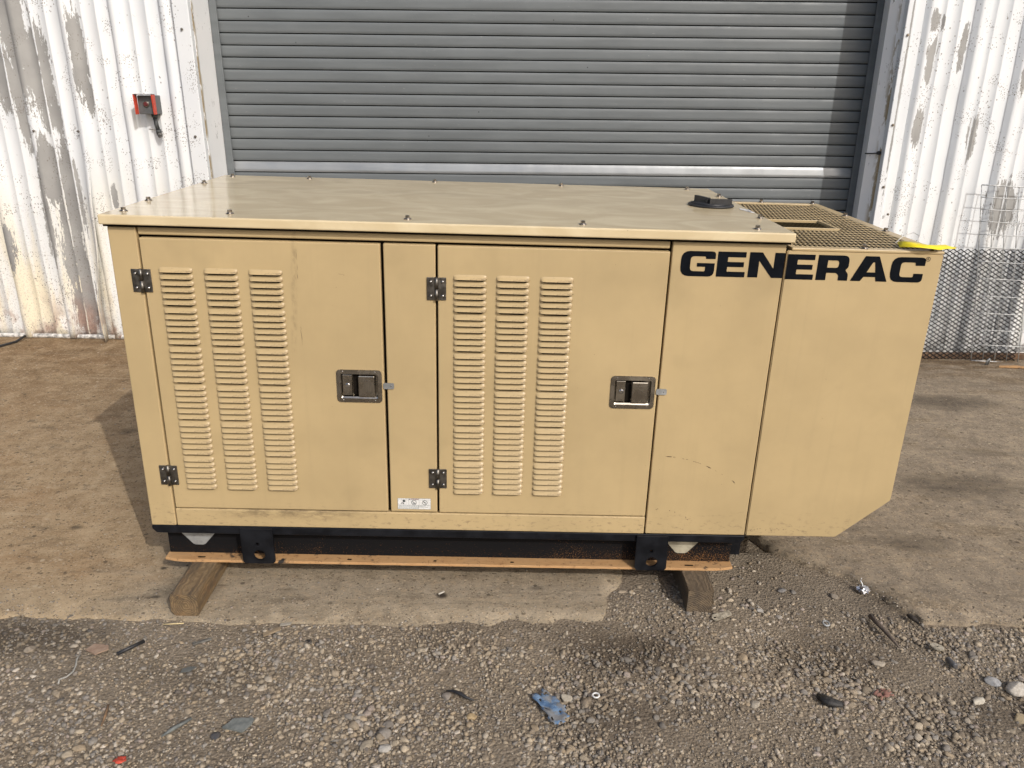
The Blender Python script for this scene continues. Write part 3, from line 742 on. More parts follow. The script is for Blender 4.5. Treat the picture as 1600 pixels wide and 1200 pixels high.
# extension front goes first so that its letters can hang on it
ext_out = [(1.8035, .2005), (2.0816, .2005), (2.2286, .3303), (2.2286, 1.0795), (1.8035, 1.0795)]
mb = MB(); t = bmesh.new()
vs = [t.verts.new((a, EXT_Y, b)) for a, b in ext_out]; f = t.faces.new(vs)
r = bmesh.ops.extrude_face_region(t, geom=[f]); 
for v in [g for g in r['geom'] if isinstance(g, bmesh.types.BMVert)]: v.co.y += .012
bmesh.ops.bevel(t, geom=t.edges[:], offset=.0025, segments=2, affect='EDGES'); mb.add(t)
epanel = mb.obj('front_panel', M_PAINT, gen)
for ch, x0, x1, par, zb in (('G', 1.519, 1.612, rpanel, 1.0035), ('E', 1.6175, 1.695, rpanel, 1.004), ('N', 1.7035, 1.7985, rpanel, 1.0045), ('E', 1.8065, 1.882, epanel, 1.002), ('R', 1.890, 1.975, epanel, 1.002), ('A', 1.985, 2.086, epanel, 1.002), ('C', 2.091, 2.1825, epanel, 1.002)):
    flat_shape('letter', [[(a, b+zb) for a, b in rounded(l)] for l in glyph(ch, x0, x1)], YL, M_LETTER, par)
circ = lambda cx, cz, r, n=20: [(cx+r*math.cos(2*PI*k/n), cz+r*math.sin(2*PI*k/n)) for k in range(n)]
def text_shape(txt, size, x, z, y, mat, parent, name):
    cu_ = bpy.data.curves.new(name, 'FONT'); cu_.body = txt; cu_.size = size; cu_.align_x = 'CENTER'; cu_.align_y = 'CENTER'; cu_.extrude = .0001
    o = bpy.data.objects.new(name, cu_); C.objects.link(o); bpy.context.view_layer.update()
    me = bpy.data.meshes.new_from_object(o.evaluated_get(bpy.context.evaluated_depsgraph_get())); bpy.data.objects.remove(o)
    me.transform(Matrix.Translation((x, y, z)) @ Matrix.Rotation(PI/2, 4, 'X')); me.materials.clear(); me.materials.append(mat)
    return link(name, me, parent)
flat_shape('registered_mark', [circ(2.1875, 1.0665, .0063), circ(2.1875, 1.0665, .0052)], YL, M_LETTER, epanel)
text_shape('R', .0088, 2.1875, 1.0665, YL, M_LETTER, epanel, 'registered_mark')

# rest of the extension
def epl(name, *a, mat=None, bev=.002):
    mb = MB(); mb.box(*a, bev); return mb.obj(name, mat or M_PAINT, gen)
epl('side_panel', 2.2166, 2.2284, .0125, D, .3305, 1.0790)
epl('rear_panel', 1.8035, 2.216, D-.012, D, .33, 1.0790)
epl('floor_panel', 1.8035, 2.081, .0125, D-.0125, .2008, .2068)
mb = MB(); mb.poly([(2.0815, .0125, .2006), (2.2284, .0125, .3302), (2.2200, .0125, .3340), (2.0755, .0125, .2066)], (0, D-.0135, 0)); mb.obj('chamfer_panel', M_PAINT, gen)
M_SHADED = simple('shaded_partition', (.060, .047, .025), .85, spec=.05)  # shade on the tan partition put into its dark olive colour
epl('partition', 1.82, 2.214, .600, .604, .62, 1.074, mat=M_SHADED)
epl('shade_liner', 1.8165, 2.2155, D-.0155, D-.0128, .62, 1.079, mat=M_DARK, bev=0)  # black faces added to darken the space below the grille
epl('shade_liner', 2.2135, 2.2160, .0135, D-.016, .62, 1.079, mat=M_DARK, bev=0)
for a_ in ((1.8165, 2.2155, .0135, .331), (1.8165, 2.2155, .606, D-.0135)): epl('shade_sheet', *a_, 1.020, 1.026, mat=M_DARK, bev=0)  # black sheets added so the grille openings look dark
epl('shade_sheet', 1.81, 2.21, .02, D-.02, .60, .61, mat=M_DARK)
# top frame: folded border round the grille
ZF0, ZF1 = 1.0800, 1.0879
tf = MB()
tf.box(1.8145, 2.2290, -.0005, .030, ZF0, ZF1, .002); tf.box(1.8145, 2.2290, .915, D+.0005, ZF0, ZF1, .002)
tf.box(2.1945, 2.2290, .0303, .9147, ZF0, ZF1, .002); tf.box(1.8145, 1.835, .0303, .9147, ZF0, ZF1, .002)
# collar of the opening
for q in ((1.895, 2.078, .500, .508), (1.895, 2.078, .338, .346), (2.068, 2.078, .3463, .4997), (1.895, 1.903, .3463, .4997)): tf.box(*q, ZF0, ZF0+.0088, .0008)
frame = tf.obj('top_frame', M_PAINT, gen)
# expanded metal grille (strands along the depth, joined at the knuckles)
def expanded(name, L, Wd, swd, lwd, sw, th, mat, hole=None):
    """sheet in the xy plane: strands run along y, diamonds lwd long, swd wide"""
    V = []; F = []
    ns = int(L/(swd/2)); nseg = int(Wd/(lwd/2))
    for i in range(ns):
        x = i*swd/2
        for j in range(nseg):
            y0, y1 = j*lwd/2, (j+1)*lwd/2
            a = swd/4
            sg = 1 if (i+j) % 2 == 0 else -1
            xa, xb = x-sg*a*.98, x+sg*a*.98
            if hole and hole[0] < x < hole[1] and hole[2] < (y0+y1)/2 < hole[3]: continue
            k = len(V); z0, z1 = (-th, th)
            g = .10*lwd/2
            P = [(xa, y0), (xa, y0+g), (xb, y1-g), (xb, y1)]
            for (px, py) in P:
                V += [(px-sw/2, py, -th), (px+sw/2, py, th*.2), (px+sw/2, py, th), (px-sw/2, py, -th*.2)]
            for s_ in range(3):
                q = k+4*s_
                for e in range(4):
                    F.append((q+e, q+(e+1) % 4, q+4+(e+1) % 4, q+4+e))
    return npmesh(name, np.array(V), np.array(F), [mat])
def slotted(L, Wd, px, py, bar, slat, th, hole):
    V, F = [], []
    def bx(x0, x1, y0, y1, z0, z1):
        k = len(V)
        V.extend([(x, y, z) for z in (z0, z1) for y in (y0, y1) for x in (x0, x1)])
        F.extend([(k, k+2, k+3, k+1), (k+4, k+5, k+7, k+6), (k, k+1, k+5, k+4), (k+2, k+6, k+7, k+3), (k, k+4, k+6, k+2), (k+1, k+3, k+7, k+5)])
    n = int(Wd/py)
    for j in range(n+1):
        y = j*py
        for (xa, xb) in ([(0, hole[0]), (hole[1], L)] if hole[2] < y < hole[3] else [(0, L)]): bx(xa, xb, y-bar/2, y+bar/2, 0, th)
        if j == n: break
        x = px*(.25 if j % 2 else .75)
        while x < L-px*.3:
            if not (hole[0]-.004 < x < hole[1]+.004 and y+py > hole[2] and y < hole[3]): bx(x-slat/2, x+slat/2, y+bar/2, y+py-bar/2, -.0004, th-.0003)
            x += px
    return npmesh('grille', np.array(V), np.array(F), [M_GRILLE])
gm = slotted(.365, .89, .0136, .0405, .0060, .0046, .0006, (.064, .243, .304, .486))
link('grille', gm, gen, (1.833, .026, 1.0866))
for (a, b) in [(2.010, .928), (2.205, .928), (2.212, .631), (2.212, .321), (2.205, .014), (2.015, .014)]:
    link('bolt', bolt_me, frame, (a, b, 1.0879), (0, 0, random.uniform(0, 1)))

# warning label
lb = MB(); lb.poly([(.7415, -.0004, .2710), (.8405, -.0004, .2710), (.8405, -.0004, .3075), (.7415, -.0004, .3075)], (0, .0003, 0))
M_WHITE = simple('white_vinyl', (.74, .74, .72), .4, 0, .08, 200); M_INK = simple('label_ink', (.05, .06, .06), .5); M_RED = simple('dull_red_ink', (.25, .07, .06), .5)
label = lb.obj('warning_label', M_WHITE, cpanel)
ink = []
def R_(x0, x1, z0, z1): ink.append([(x0, z0), (x1, z0), (x1, z1), (x0, z1)])
R_(.7415, .8405, .3070, .3077); R_(.7415, .8405, .2708, .2714); R_(.7413, .7419, .271, .3075); R_(.8401, .8407, .271, .3075)
R_(.743, .839, .3022, .3027); R_(.743, .839, .2846, .2851); R_(.7745, .7749, .285, .3022); R_(.8052, .8056, .285, .3022); R_(.8040, .8046, .2714, .2846)
yy = -.0010
mb = MB()
for i, q in enumerate(ink): mb.poly([(a_, -.0006-.00002*i, c_) for a_, c_ in q])
mb.obj('label_print', M_INK, label)
pics = [circ(.7605, .2985, .0042), circ(.790, .2938, .0078), circ(.790, .2938, .0066), circ(.8225, .2938, .0078), circ(.8225, .2938, .0066)]
flat_shape('label_print', pics, yy, M_INK, label, .0001)
flat_shape('label_print', [[(.7845, .2985), (.7855, .2995), (.7955, .289), (.7945, .288)], [(.817, .2985), (.818, .2995), (.828, .289), (.827, .288)], [(.750, .288), (.753, .2925), (.7575, .2935), (.761, .290), (.759, .2872), (.7575, .2905), (.754, .2902)], [(.786, .292), (.794, .292), (.794, .2905), (.786, .2905)], [(.819, .296), (.826, .296), (.8235, .2935), (.820, .2935)]], yy, M_INK, label, .0001)
text_shape('WARNING', .0052, .7925, .3047, yy, M_RED, label, 'label_print')
flat_shape('label_print', [[(.7740, .3032), (.7785, .3032), (.77625, .3068)]], yy, M_INK, label, .0001)
lines = []
M_FINEINK = simple('fine_print_ink', (.34, .37, .36), .5)
for r_, (xe, zz) in enumerate(((.838, .2822), (.820, .2797), (.832, .2772), (.803, .2747), (.8025, .2725))):
    x = .744
    while x < xe:
        l_ = random.uniform(.002, .006); lines.append([(x, zz), (min(x+l_, xe), zz), (min(x+l_, xe), zz+.0013), (x, zz+.0013)]); x += l_+.0011
mb = MB()
for q in lines: mb.poly([(a_, -.0006, c_) for a_, c_ in q])
mb.obj('label_print', M_FINEINK, label)

# scratches in the paint
M_SCR = simple('bare_scratch', (.07, .045, .025), .7)
sc = []
def chip(p, q, wd):
    p = Vector(p); q = Vector(q); d = (q-p); n = Vector((-d.y, d.x)).normalized()*wd
    N = 6; up = []; dn = []
    for i in range(N+1):
        t = i/N; k = math.sin(PI*min(max(t, .04), .96))*random.uniform(.5, 1.1); c_ = p+d*t
        up.append(tuple(c_+n*k)); dn.append(tuple(c_-n*k*random.uniform(.3, 1)))
    sc.append(up+dn[::-1])
arc = [(1.532, .463), (1.552, .462), (1.60, .454), (1.629, .445), (1.659, .433), (1.671, .428), (1.706, .408), (1.748, .380)]
chip(arc[0], arc[1], .0022); chip((1.556, .462), (1.563, .461), .0006)
for i in range(14):
    t = random.random(); k = int(t*5)+1; a = Vector(arc[k]); b = Vector(arc[k+1]); p = a.lerp(b, random.random()); d = (b-a).normalized()
    chip(p, p+d*random.uniform(.002, .007), random.uniform(.0005, .0011))
chip((1.655, .435), (1.671, .427), .0016); chip((1.738, .389), (1.749, .379), .0018)
for p in ((1.519, .287), (1.523, .289), (1.560, .284), (1.576, .279), (1.611, .262), (1.617, .254)): chip(p, (p[0]+.003, p[1]-.003), .0013)
flat_shape('paint_scratch', sc, -.0005, M_SCR, rpanel, .0001)
sc = []
for i in range(26):
    x = 1.812+random.random()**1.5*.16; z = .222+.006*mnoise.noise(Vector((x*30, 0, 0)))-.03*max(0, (x-1.86))*0+random.uniform(-.004, .004); chip((x, z), (x+random.uniform(.001, .005), z+random.uniform(-.002, .002)), random.uniform(.0004, .0012))
flat_shape('paint_scratch', sc, -.0005, M_SCR, epanel, .0001)
sc = []
chip((.597, .985), (.612, .983), .0005); chip((.612, .983), (.615, .981), .0008)
for i in range(7):
    z = random.uniform(.80, 1.05); chip((.489+random.uniform(-.002, .002), z), (.490, z-random.uniform(.008, .03)), .0007)
flat_shape('paint_scratch', sc, -.0014, simple('grime_line', (.20, .145, .08), .7), door1, .0001)

# skid base
def epl2(name, bevel, mat, *a): mb = MB(); mb.box(*a, bevel); return mb.obj(name, mat, gen)
mb = MB()
t = bmesh.new(); vs = [t.verts.new((a, -.002, b)) for a, b in ((.0, .1995), (1.8005, .1995), (1.8005, .187), (1.790, .1745), (.012, .1745), (.0, .188))]
f = t.faces.new(vs); r = bmesh.ops.extrude_face_region(t, geom=[f])
for v in [g for g in r['geom'] if isinstance(g, bmesh.types.BMVert)]: v.co.y += D
bmesh.ops.bevel(t, geom=t.edges[:], offset=.0015, segments=1, affect='EDGES'); mb.add(t)
mb.obj('base_plate', M_BLACK, gen)
for y0, y1, yf0, yf1 in ((.042, .050, -.0005, .092), (.885, .893, .845, .935)):
    rail = epl2('base_rail', .0, M_RAIL, .024, 1.778, y0, y1, .0795, .1745)
    fl = MB(); n = 60; b = fl.b; rows = []
    for i in range(n+1):
        x = .0205+(1.7815-.0205)*i/n
        e = min(i, n-i); yy_ = yf0+(.012 if e == 0 else .003 if e == 1 else .0012*mnoise.noise(Vector((i*.9, y0, 0))))
        dz = .0006*mnoise.noise(Vector((i*.5, 3, 1)))
        rows.append([b.verts.new((x, yy_, .0725+dz)), b.verts.new((x, yy_+.0008, .0775+dz)), b.verts.new((x, yy_+.003, .0793+dz)), b.verts.new((x, yf1, .0793)), b.verts.new((x, yf1, .0720))])
    for A, B in zip(rows[:-1], rows[1:]):
        for k in range(5): b.faces.new([A[k], A[(k+1) % 5], B[(k+1) % 5], B[k]])
    b.faces.new(rows[0]); b.faces.new(rows[-1][::-1])
    flo = fl.obj('base_flange', M_FLANGE, gen)
    if y0 < .1:
        for x, ln in ((.130, .012), (.585, .007), (.850, .005), (1.09, .006), (1.645, .014)):
            q = MB(); q.poly([(a, .0165+.6*(c-.0), .0797) for a, c in rrect(x-ln, x+ln, -.0055, .0055, .005)], (0, 0, .0004)); q.obj('bolt_hole', M_DARK, flo)
for x in (.04, .50, .95, 1.40, 1.76): epl2('base_crossmember', .001, M_BLACK, x, x+.05, .0505, .884, .10, .174)
# grey bracket plates
for x, mt in ((.119, M_GALV), (1.6215, M_DULL)):
    q = MB(); q.poly([(x-.050, .0385, .171), (x-.050, .0385, .150), (x-.0185, .0385, .113), (x-.012, .0385, .110), (x+.012, .0385, .110), (x+.0185, .0385, .113), (x+.050, .0385, .150), (x+.050, .0385, .171)], (0, .0033, 0))
    o = q.obj('bracket_plate', mt, gen); o['label'] = 'grey galvanised plate' if mt is M_GALV else 'dusty tan plate'
    for sx in (-.042, .042):
        q = MB(); q.poly([(a, .0378, c) for a, c in rrect(x+sx-.0032, x+sx+.0032, .1575, .1655, .001)], (0, .0006, 0)); q.obj('slot', M_DARK, o)
# black tie-down lugs with a round eye
for x in (.3135, 1.5165):
    outline = [(x-.0485, .1935), (x-.0475, .083), (x-.040, .0775), (x+.043, .0775), (x+.0505, .083), (x+.0485, .1935)]
    o = flat_shape('lifting_lug', [[(a, b) for a, b in rounded([(a, b, .004) for a, b in outline])], circ(x+.004, .1070, .0175, 24), circ(x, .1455, .0055, 12)], -.0070, M_BLACK, gen, .0035)
    q = MB(); q.box(x-.0485, x+.0485, -.0100, -.0022, .1900, .1975, .0012); q.obj('lug_flange', M_BLACK, o)

# ------------------------------------------------------------ timber blocks
def wood_mat(name, cols, ang):
    t = NT(name)
    x = t.xyz(t.O)
    wob = t.noise(t.map(t.O, (14, 2.2, 14)), 1.0, 4, .55)
    rr = t.vm('LENGTH', t.vm('MULTIPLY', t.vm('SUBTRACT', t.O, ang), (1, 0.04, 1)), (0, 0, 0))
    ring = t.math('SINE', t.math('ADD', t.math('MULTIPLY', rr, 1050), t.math('MULTIPLY', t.math('ADD', wob, t.noise(t.O, 26, 4, .6)), 20)))
    c = t.mix(t.step(ring, -.9, 1.4, .1, .9), cols[0], cols[1])
    c = t.mix(t.step(t.noise(t.map(t.O, (30, 3, 30)), 1.2, 5, .65), .38, .7), c, cols[2])
    g = t.noise(t.map(t.O, (60, 5, 60)), 1.4, 6, .7)
    c = t.mix(t.step(g, .42, .7, 0, .75), c, cols[2])
    k = t.noise(t.O, 16, 4, .6)
    c = t.mix(t.step(k, .55, .75, 0, .7), c, cols[3])
    return t.out(c, .78, 0, t.bump(t.math('ADD', ring, t.math('MULTIPLY', g, 2.5)), .35, .0022))
M_W1 = wood_mat('weathered_pine_end', [(.150, .098, .048), (.255, .175, .090), (.080, .056, .034), (.22, .118, .048)], (.146, 0, .035))
M_W2 = wood_mat('grey_brown_pine', [(.115, .083, .049), (.170, .124, .076), (.070, .052, .035), (.13, .090, .052)], (1.60, 0, -.05))
def timber(x0, x1, y0, y1, mat, label, bev, dz=0):
    t = bmesh.new(); n = 14
    rows = []
    for i in range(n+1):
        y = y0+(y1-y0)*i/n
        pr = rounded([(x0, dz, bev), (x1, dz, bev*.5), (x1, .0722, bev*.4), (x0, .0722, bev)], 4)
        rows.append([t.verts.new((a+.0016*mnoise.noise(Vector((y*8, a*40, 1))), y if i else y+.002*mnoise.noise(Vector((a*50, b*50, 0))), min(.0722, b+.0012*mnoise.noise(Vector((y*9, b*40, 7)))))) for a, b in pr])
    N = len(rows[0])
    for A, B in zip(rows[:-1], rows[1:]):
        for k in range(N): t.faces.new([A[k], A[(k+1) % N], B[(k+1) % N], B[k]])
    e1 = t.faces.new(rows[0]); e2 = t.faces.new(rows[-1][::-1])
    bmesh.ops.bevel(t, geom=list(e1.edges)+list(e2.edges), offset=.0035, segments=2, affect='EDGES')
    mb = MB(); mb.add(t); o = mb.obj('timber_block', mat); o.matrix_world = G
    tag(o, label, 'timber', 'timber blocks under the generator base'); return o
timber(.1025, .1810, -.170, .955, M_W1, 'brown timber block with rounded ring-grain end under the left end of the generator', .013)
timber(1.6190, 1.6960, -.108, .955, M_W2, 'square-ended grey brown timber block half sunk in gravel under the right end of the generator', .003, -.012)

# ------------------------------------------------------------ push button box on the left wall
M_ABOX = simple('grey_enclosure', (.10, .105, .108), .5, 0, .1, 40); M_AHOOD = simple('red_hood', (.56, .062, .030), .45, 0, .12, 40); M_BTN = simple('dark_red_button', (.13, .02, .022), .35)
pb = thing('push_button_box', 'red and grey emergency push button box with a cut conduit on the white ribbed wall', 'push button', None, (-.913, 2.498, 1.345))
mb = MB(); mb.box(-.046, .046, -.082, -.002, -.050, .046, .004); body = mb.obj('enclosure', M_ABOX, pb)
for sx in (-1, 1):
    mb = MB(); x = sx*.0485; mb.poly([(x-.003, -.118, .0495), (x-.003, -.112, -.050), (x-.003, -.083 if sx < 0 else -.083, -.050), (x-.003, -.083, .0495)], (.006, 0, 0)); mb.obj('hood_cheek', M_AHOOD, pb)
mb = MB(); mb.box(-.0515, .0515, -.119, -.0825, .0498, .0528, .001); mb.obj('hood_top', simple('dark_hood', (.05, .03, .028), .5), pb)
mb = MB(); mb.cyl((0, -.082, .002), (0, -1, 0), .0165, .008, 20, .0155, .0015); ring = mb.obj('button_ring', M_STEEL, pb)
mb = MB(); mb.cyl((0, -.0895, .002), (0, -1, 0), .0120, .0045, 20, .0105, .0012); mb.obj('button', M_BTN, ring)
mb = MB(); mb.cyl((.018, -.042, -.050), (0, 0, -1), .0165, .018, 14).tube([(.018, -.042, -.066), (.020, -.040, -.105), (.024, -.036, -.135)], .0115, 10).cyl((.024, -.036, -.130), (.08, .1, -1), .0145, .022, 8)
mb.obj('conduit', simple('weathered_conduit', (.07, .075, .075), .6, .2, .3, 60), pb)
mb = MB(); mb.cyl((.026, -.034, -.152), (.35, -.15, -1), .0150, .020, 9, .011).cyl((.033, -.045, -.160), (1, -.5, -.3), .009, .012, 6)
mb.obj('conduit_coupling', simple('dirty_zinc', (.20, .19, .175), .6, .5, .4, 90), pb)
mb = MB(); mb.box(-.043, .012, -.006, -.001, -.13, -.052, .002); mb.obj('mounting_tab', M_WL, pb)

# ------------------------------------------------------------ panels leaning on the right wall
M_BMESH = simple('black_expanded_steel', (.010, .009, .010), .6, 0, .2, 60, spec=.15)
em = expanded('expanded_mesh_sheet', .66, 1.02, .0255, .0405, .0062, .0016, M_BMESH)
me_o = link('expanded_mesh_sheet', em)
# strands run sideways: local y -> world x, local x -> up the lean
ang = math.radians(6)
M4 = Matrix(((0, 1, 0, 3.035), (.085, 0, -1, 2.395), (.996, 0, .085, -.030), (0, 0, 0, 1)))
me_o.matrix_world = M4 @ Matrix.Rotation(.004, 4, 'Z')
tag(me_o, 'black expanded metal diamond mesh sheet leaning on the white wall right of the generator', 'mesh sheet')
M_WIRE = simple('galvanised_wire', (.46, .47, .47), .4, .6, .2, 60)
wp = thing('wire_panel', 'silver welded wire grid panel with square openings leaning in front of the black mesh sheet', 'wire panel', None, (4.0, 2.37, -.04))
def wpt(i, s):      # i: wire number from the left, s: 0 bottom .. 1 top
    x = 3.775+.0700*i-.113*s**1.3-.02*math.sin(s*PI)
    y = 2.372+.066*s-.028*math.sin(s*PI)
    return Vector((x-4.0, y-2.37, -.034+1.005*s+.04-.003*i))
for i in range(13):
    mb = MB(); mb.tube([wpt(i, k/14) for k in range(15)], .0024 if 0 < i < 12 else .003, 6); mb.obj('wire', M_WIRE, wp)
for s in (0, .10, .19, .29, .39, .49, .585, .665, .735, .805, .87, .935, 1.0):
    mb = MB(); mb.tube([wpt(i, s)+Vector((0, -.004, 0)) for i in range(13)], .0024 if 0 < s < 1 else .003, 6); mb.obj('wire', M_WIRE, wp)
M_PLANK = wood_mat('stained_plank', [(.13, .075, .04), (.22, .13, .07), (.07, .045, .03), (.16, .08, .03)], (0, 0, -.2))
mb = MB(); mb.box(-.62, .62, -.018, .018, -.018, .014, .003); o = mb.obj('wood_plank', M_PLANK, None, loc=(3.98, 2.425, -.020), rot=(0, .006, .02))
tag(o, 'brown wooden plank lying along the foot of the right wall', 'plank')
mb = MB(); mb.tube([(-.012, 0, 0), (-.010, 0, .028), (.0, 0, .040), (.010, 0, .028), (.012, 0, .0)], .0055, 6); o = mb.obj('metal_clip', M_GALV, None, loc=(3.83, 2.30, GH(3.83, 2.3)+.002), rot=(.2, 0, .5))
tag(o, 'small bent grey metal clip standing on concrete by the wire panel', 'clip')
mb = MB(); mb.poly([(-.10, -.012, .001), (.0, -.022, .004), (.09, -.006, .002), (.10, .008, .001), (.0, .014, .006), (-.09, .010, .002)], (0, 0, .004)); o = mb.obj('rusty_strip', M_FLANGE, None, loc=(3.98, 2.26, GH(3.98, 2.26)), rot=(0, 0, -.12))
tag(o, 'flat rusty metal strip on concrete below the wire panel', 'metal strip')
mb = MB(); mb.tube([(-2.4, 1.99, GH(-2.4, 2)+.008), (-2.05, 2.09, GH(-2, 2.1)+.01), (-1.92, 2.24, GH(-1.9, 2.2)+.01), (-1.86, 2.36, GH(-1.9, 2.4)+.012), (-1.85, 2.44, .03)], .007, 8)
tag(mb.obj('black_cable', M_RUBBER), 'black cable curling away from the foot of the left wall', 'cable')

# yellow ribbon on the corner of the extension
M_YEL = simple('yellow_plastic', (.83, .66, .012), .42, 0, .08, 40)
mb = MB(); b = mb.b
yl = [(2.118, .030, .000, .000), (2.126, .030, .016, .032), (2.148, .026, .022, .046), (2.180, .022, .018, .045), (2.208, .020, .008, .032), (2.235, .024, .0, .019), (2.258, .028, -.006, .010), (2.272, .031, -.012, .002)]
rows = []
for i, (x, y, zz, w_) in enumerate(yl):
    z = 1.0905+max(0, zz)*.45 if x < 2.235 else 1.0905+zz*.3+.004
    rows.append([b.verts.new((x, y-w_, z+.001)), b.verts.new((x+.004, y, z+.006+.003*math.sin(i*1.7))), b.verts.new((x, y+w_, z+.002))])
for A, B in zip(rows[:-1], rows[1:]):
    for k in range(2): f = b.faces.new([A[k], B[k], B[k+1], A[k+1]]); f.smooth = True
o = mb.obj('yellow_ribbon', M_YEL); sd = o.modifiers.new('t', 'SOLIDIFY'); sd.thickness = .0012; o.matrix_world = G
tag(o, 'bright yellow plastic ribbon lying over the right corner of the generator grille', 'ribbon')
mb = MB(); mb.tube([(2.140, .10, 1.091), (2.165, .12, 1.105), (2.195, .12, 1.118), (2.205, .10, 1.112), (2.19, .08, 1.098)], .0011, 5)
o = mb.obj('white_string', simple('white_cord', (.75, .74, .7), .6)); o.matrix_world = G; tag(o, 'thin white loop of string on the grille behind the yellow ribbon', 'string')

# ------------------------------------------------------------ gravel
def ico(sub):
    b = bmesh.new(); bmesh.ops.create_icosphere(b, subdivisions=sub, radius=1)
    b.verts.ensure_lookup_table(); V = np.array([v.co for v in b.verts]); F = np.array([[v.index for v in f.verts] for f in b.faces]); b.free(); return V, F
def stone_mat():
    t = NT('gravel_stone'); a = t.attr('tint')
    n = t.noise(t.P, 130, 5, .7); n2 = t.noise(t.P, 420, 3, .6)
    c = t.mix(t.step(n, .3, .7, .0, .42), a, (.085, .066, .048))
    c = t.mix(t.step(n2, .55, .75, 0, .3), c, (.42, .36, .28))
    return t.out(c, .9, 0, t.bump(n, .5, .002), Specular_IOR_Level=.3)
M_STONE = stone_mat()
PAL = 1.52*np.array([(.222, .182, .132), (.268, .224, .164), (.176, .143, .105), (.30, .26, .205), (.195, .178, .155), (.235, .185, .125), (.150, .135, .118), (.34, .30, .245), (.24, .20, .17), (.12, .105, .09)])
PW = np.array([.2, .17, .15, .09, .12, .1, .07, .03, .04, .03])
def clump(x, y): return mnoise.fractal(Vector((x*2.6, y*4.2, 4)), 1, 2, 3)
def dark_at(x, y):
    d = 0
    for (px, py, rx, ry, k) in [(1.40, -.26, .26, .13, .75), (-.28, -.27, .32, .11, .8), (2.42, -.46, .28, .12, .6), (2.0, -.24, .28, .11, .45), (1.36, -.5, .22, .10, .45), (.32, -.42, .2, .09, .4), (2.33, -.0, .25, .1, .4)]:
        r = math.hypot((x-px)/rx, (y-py)/ry); d = max(d, k*max(0, min(1, 1.35-r)))
    return d
def front_edge(x):     # gravel starts this side of the slab edge
    if x < 1.36: return -.185
    if x < 1.5: return -.13+(x-1.36)/.14*.43
    if x < 2.0: return .30
    if x < 2.335: return .29-(x-2.0)/.335*.38
    return -.10
def scatter(n, smin, smax, power, sub, region, strew=0):
    V0, F0 = ico(sub); nv = len(V0); Vs, Fs, Cs = [], [], []
    k = 0; tries = 0
    while k < n and tries < n*6:
        tries += 1
        x = random.uniform(region[0], region[1]); y = random.uniform(region[2], region[3])
        e = front_edge(x)
        s = smin*(smax/smin)**(random.random()**power)
        c_ = clump(x, y)
        if y > e:                      # strays on the concrete
            if random.random() > strew*math.exp(-(y-e)/.06): continue
            s *= .6; base = GH(x, y)
        else:
            base = GH(x, y)-float(drop(np.float64(x)))
            edge = e-y
            if 1.42 < x < 2.32 and y > -.06:
                if random.random() < min(.93, (y+.06)*9+.25*(x > 1.72)): continue
            dirt = dark_at(x, y)
            if random.random() < .45*dirt: continue
            if c_ < -.15 and random.random() < .2: continue
            if edge < .07: s *= .75
            s *= (.85+.5*max(-.4, min(.8, c_)))
        fl = random.uniform(.45, .85); st = random.uniform(.75, 1.35)
        sc = np.array([s*st, s/st**.5, s*fl])
        J = 1+rng.normal(0, .08 if sub > 1 else .24, (nv, 1))
        v = V0*J
        if sub > 1:       # chip flat facets
            for _ in range(7):
                nrm = rng.normal(0, 1, 3); nrm /= np.linalg.norm(nrm); d = v@nrm; lim = random.uniform(.42, .75)
                v = v-np.maximum(d-lim, 0)[:, None]*nrm
        v = v*sc
        a = random.uniform(0, 2*PI); ca, sa = math.cos(a), math.sin(a)
        tl = random.uniform(-.35, .35); ct, stl = math.cos(tl), math.sin(tl)
        v = v@np.array([[1, 0, 0], [0, ct, stl], [0, -stl, ct]])@np.array([[ca, sa, 0], [-sa, ca, 0], [0, 0, 1]])
        v = v+np.array([x, y, base+s*fl*random.uniform(-.15, .42)])
        col = PAL[rng.choice(10, p=PW)]*random.uniform(.72, 1.15)
        if y < e: col = col*(1-.45*dark_at(x, y))
        Vs.append(v); Fs.append(F0+nv*k); Cs.append(np.repeat(np.append(col, 1)[None], nv, 0)); k += 1
    return np.concatenate(Vs), np.concatenate(Fs), np.concatenate(Cs)
def merge(parts):
    V, F, K, o = [], [], [], 0
    for v, f, c in parts: V.append(v); F.append(f+o); K.append(c); o += len(v)
    return np.concatenate(V), np.concatenate(F), np.concatenate(K)
REG = (-.75, 3.05, -.86, .30)
parts = [scatter(32000, .0018, .0048, 1.0, 1, REG, .85), scatter(14000, .0042, .0088, 1.3, 1, REG, .12), scatter(2600, .0075, .0150, 1.7, 2, REG, .0),
         scatter(5000, .005, .014, 1.5, 1, (-2.2, 4.6, -2.4, -.86), 0)]
V, F, K = merge(parts)
o = link('gravel', npmesh('gravel', V, F, [M_STONE], K)); o['kind'] = 'stuff'
# fine grit blown over the concrete
V0, F0 = ico(1); Vs, Fs, Cs = [], [], []
k = 0
for i in range(2600):
    x = random.uniform(-1.9, 4.3); y = -.2+2.6*random.random()**1.6
    if y < front_edge(x)+.01 or (.0 < x < 1.8 and y > .35): continue
    s = random.uniform(.0012, .0030)*(1.5 if random.random() < .06 else 1)
    v = V0*(1+rng.normal(0, .15, (len(V0), 1)))*s*np.array([1.2, 1, .6])+np.array([x, y, GH(x, y)+s*.3])
    Vs.append(v); Fs.append(F0+len(V0)*k); Cs.append(np.repeat(np.append(PAL[rng.choice(10, p=PW)]*random.uniform(.5, 1.2), 1)[None], len(V0), 0)); k += 1
o = link('grit', npmesh('grit', np.concatenate(Vs), np.concatenate(Fs), [M_STONE], np.concatenate(Cs))); o['kind'] = 'stuff'

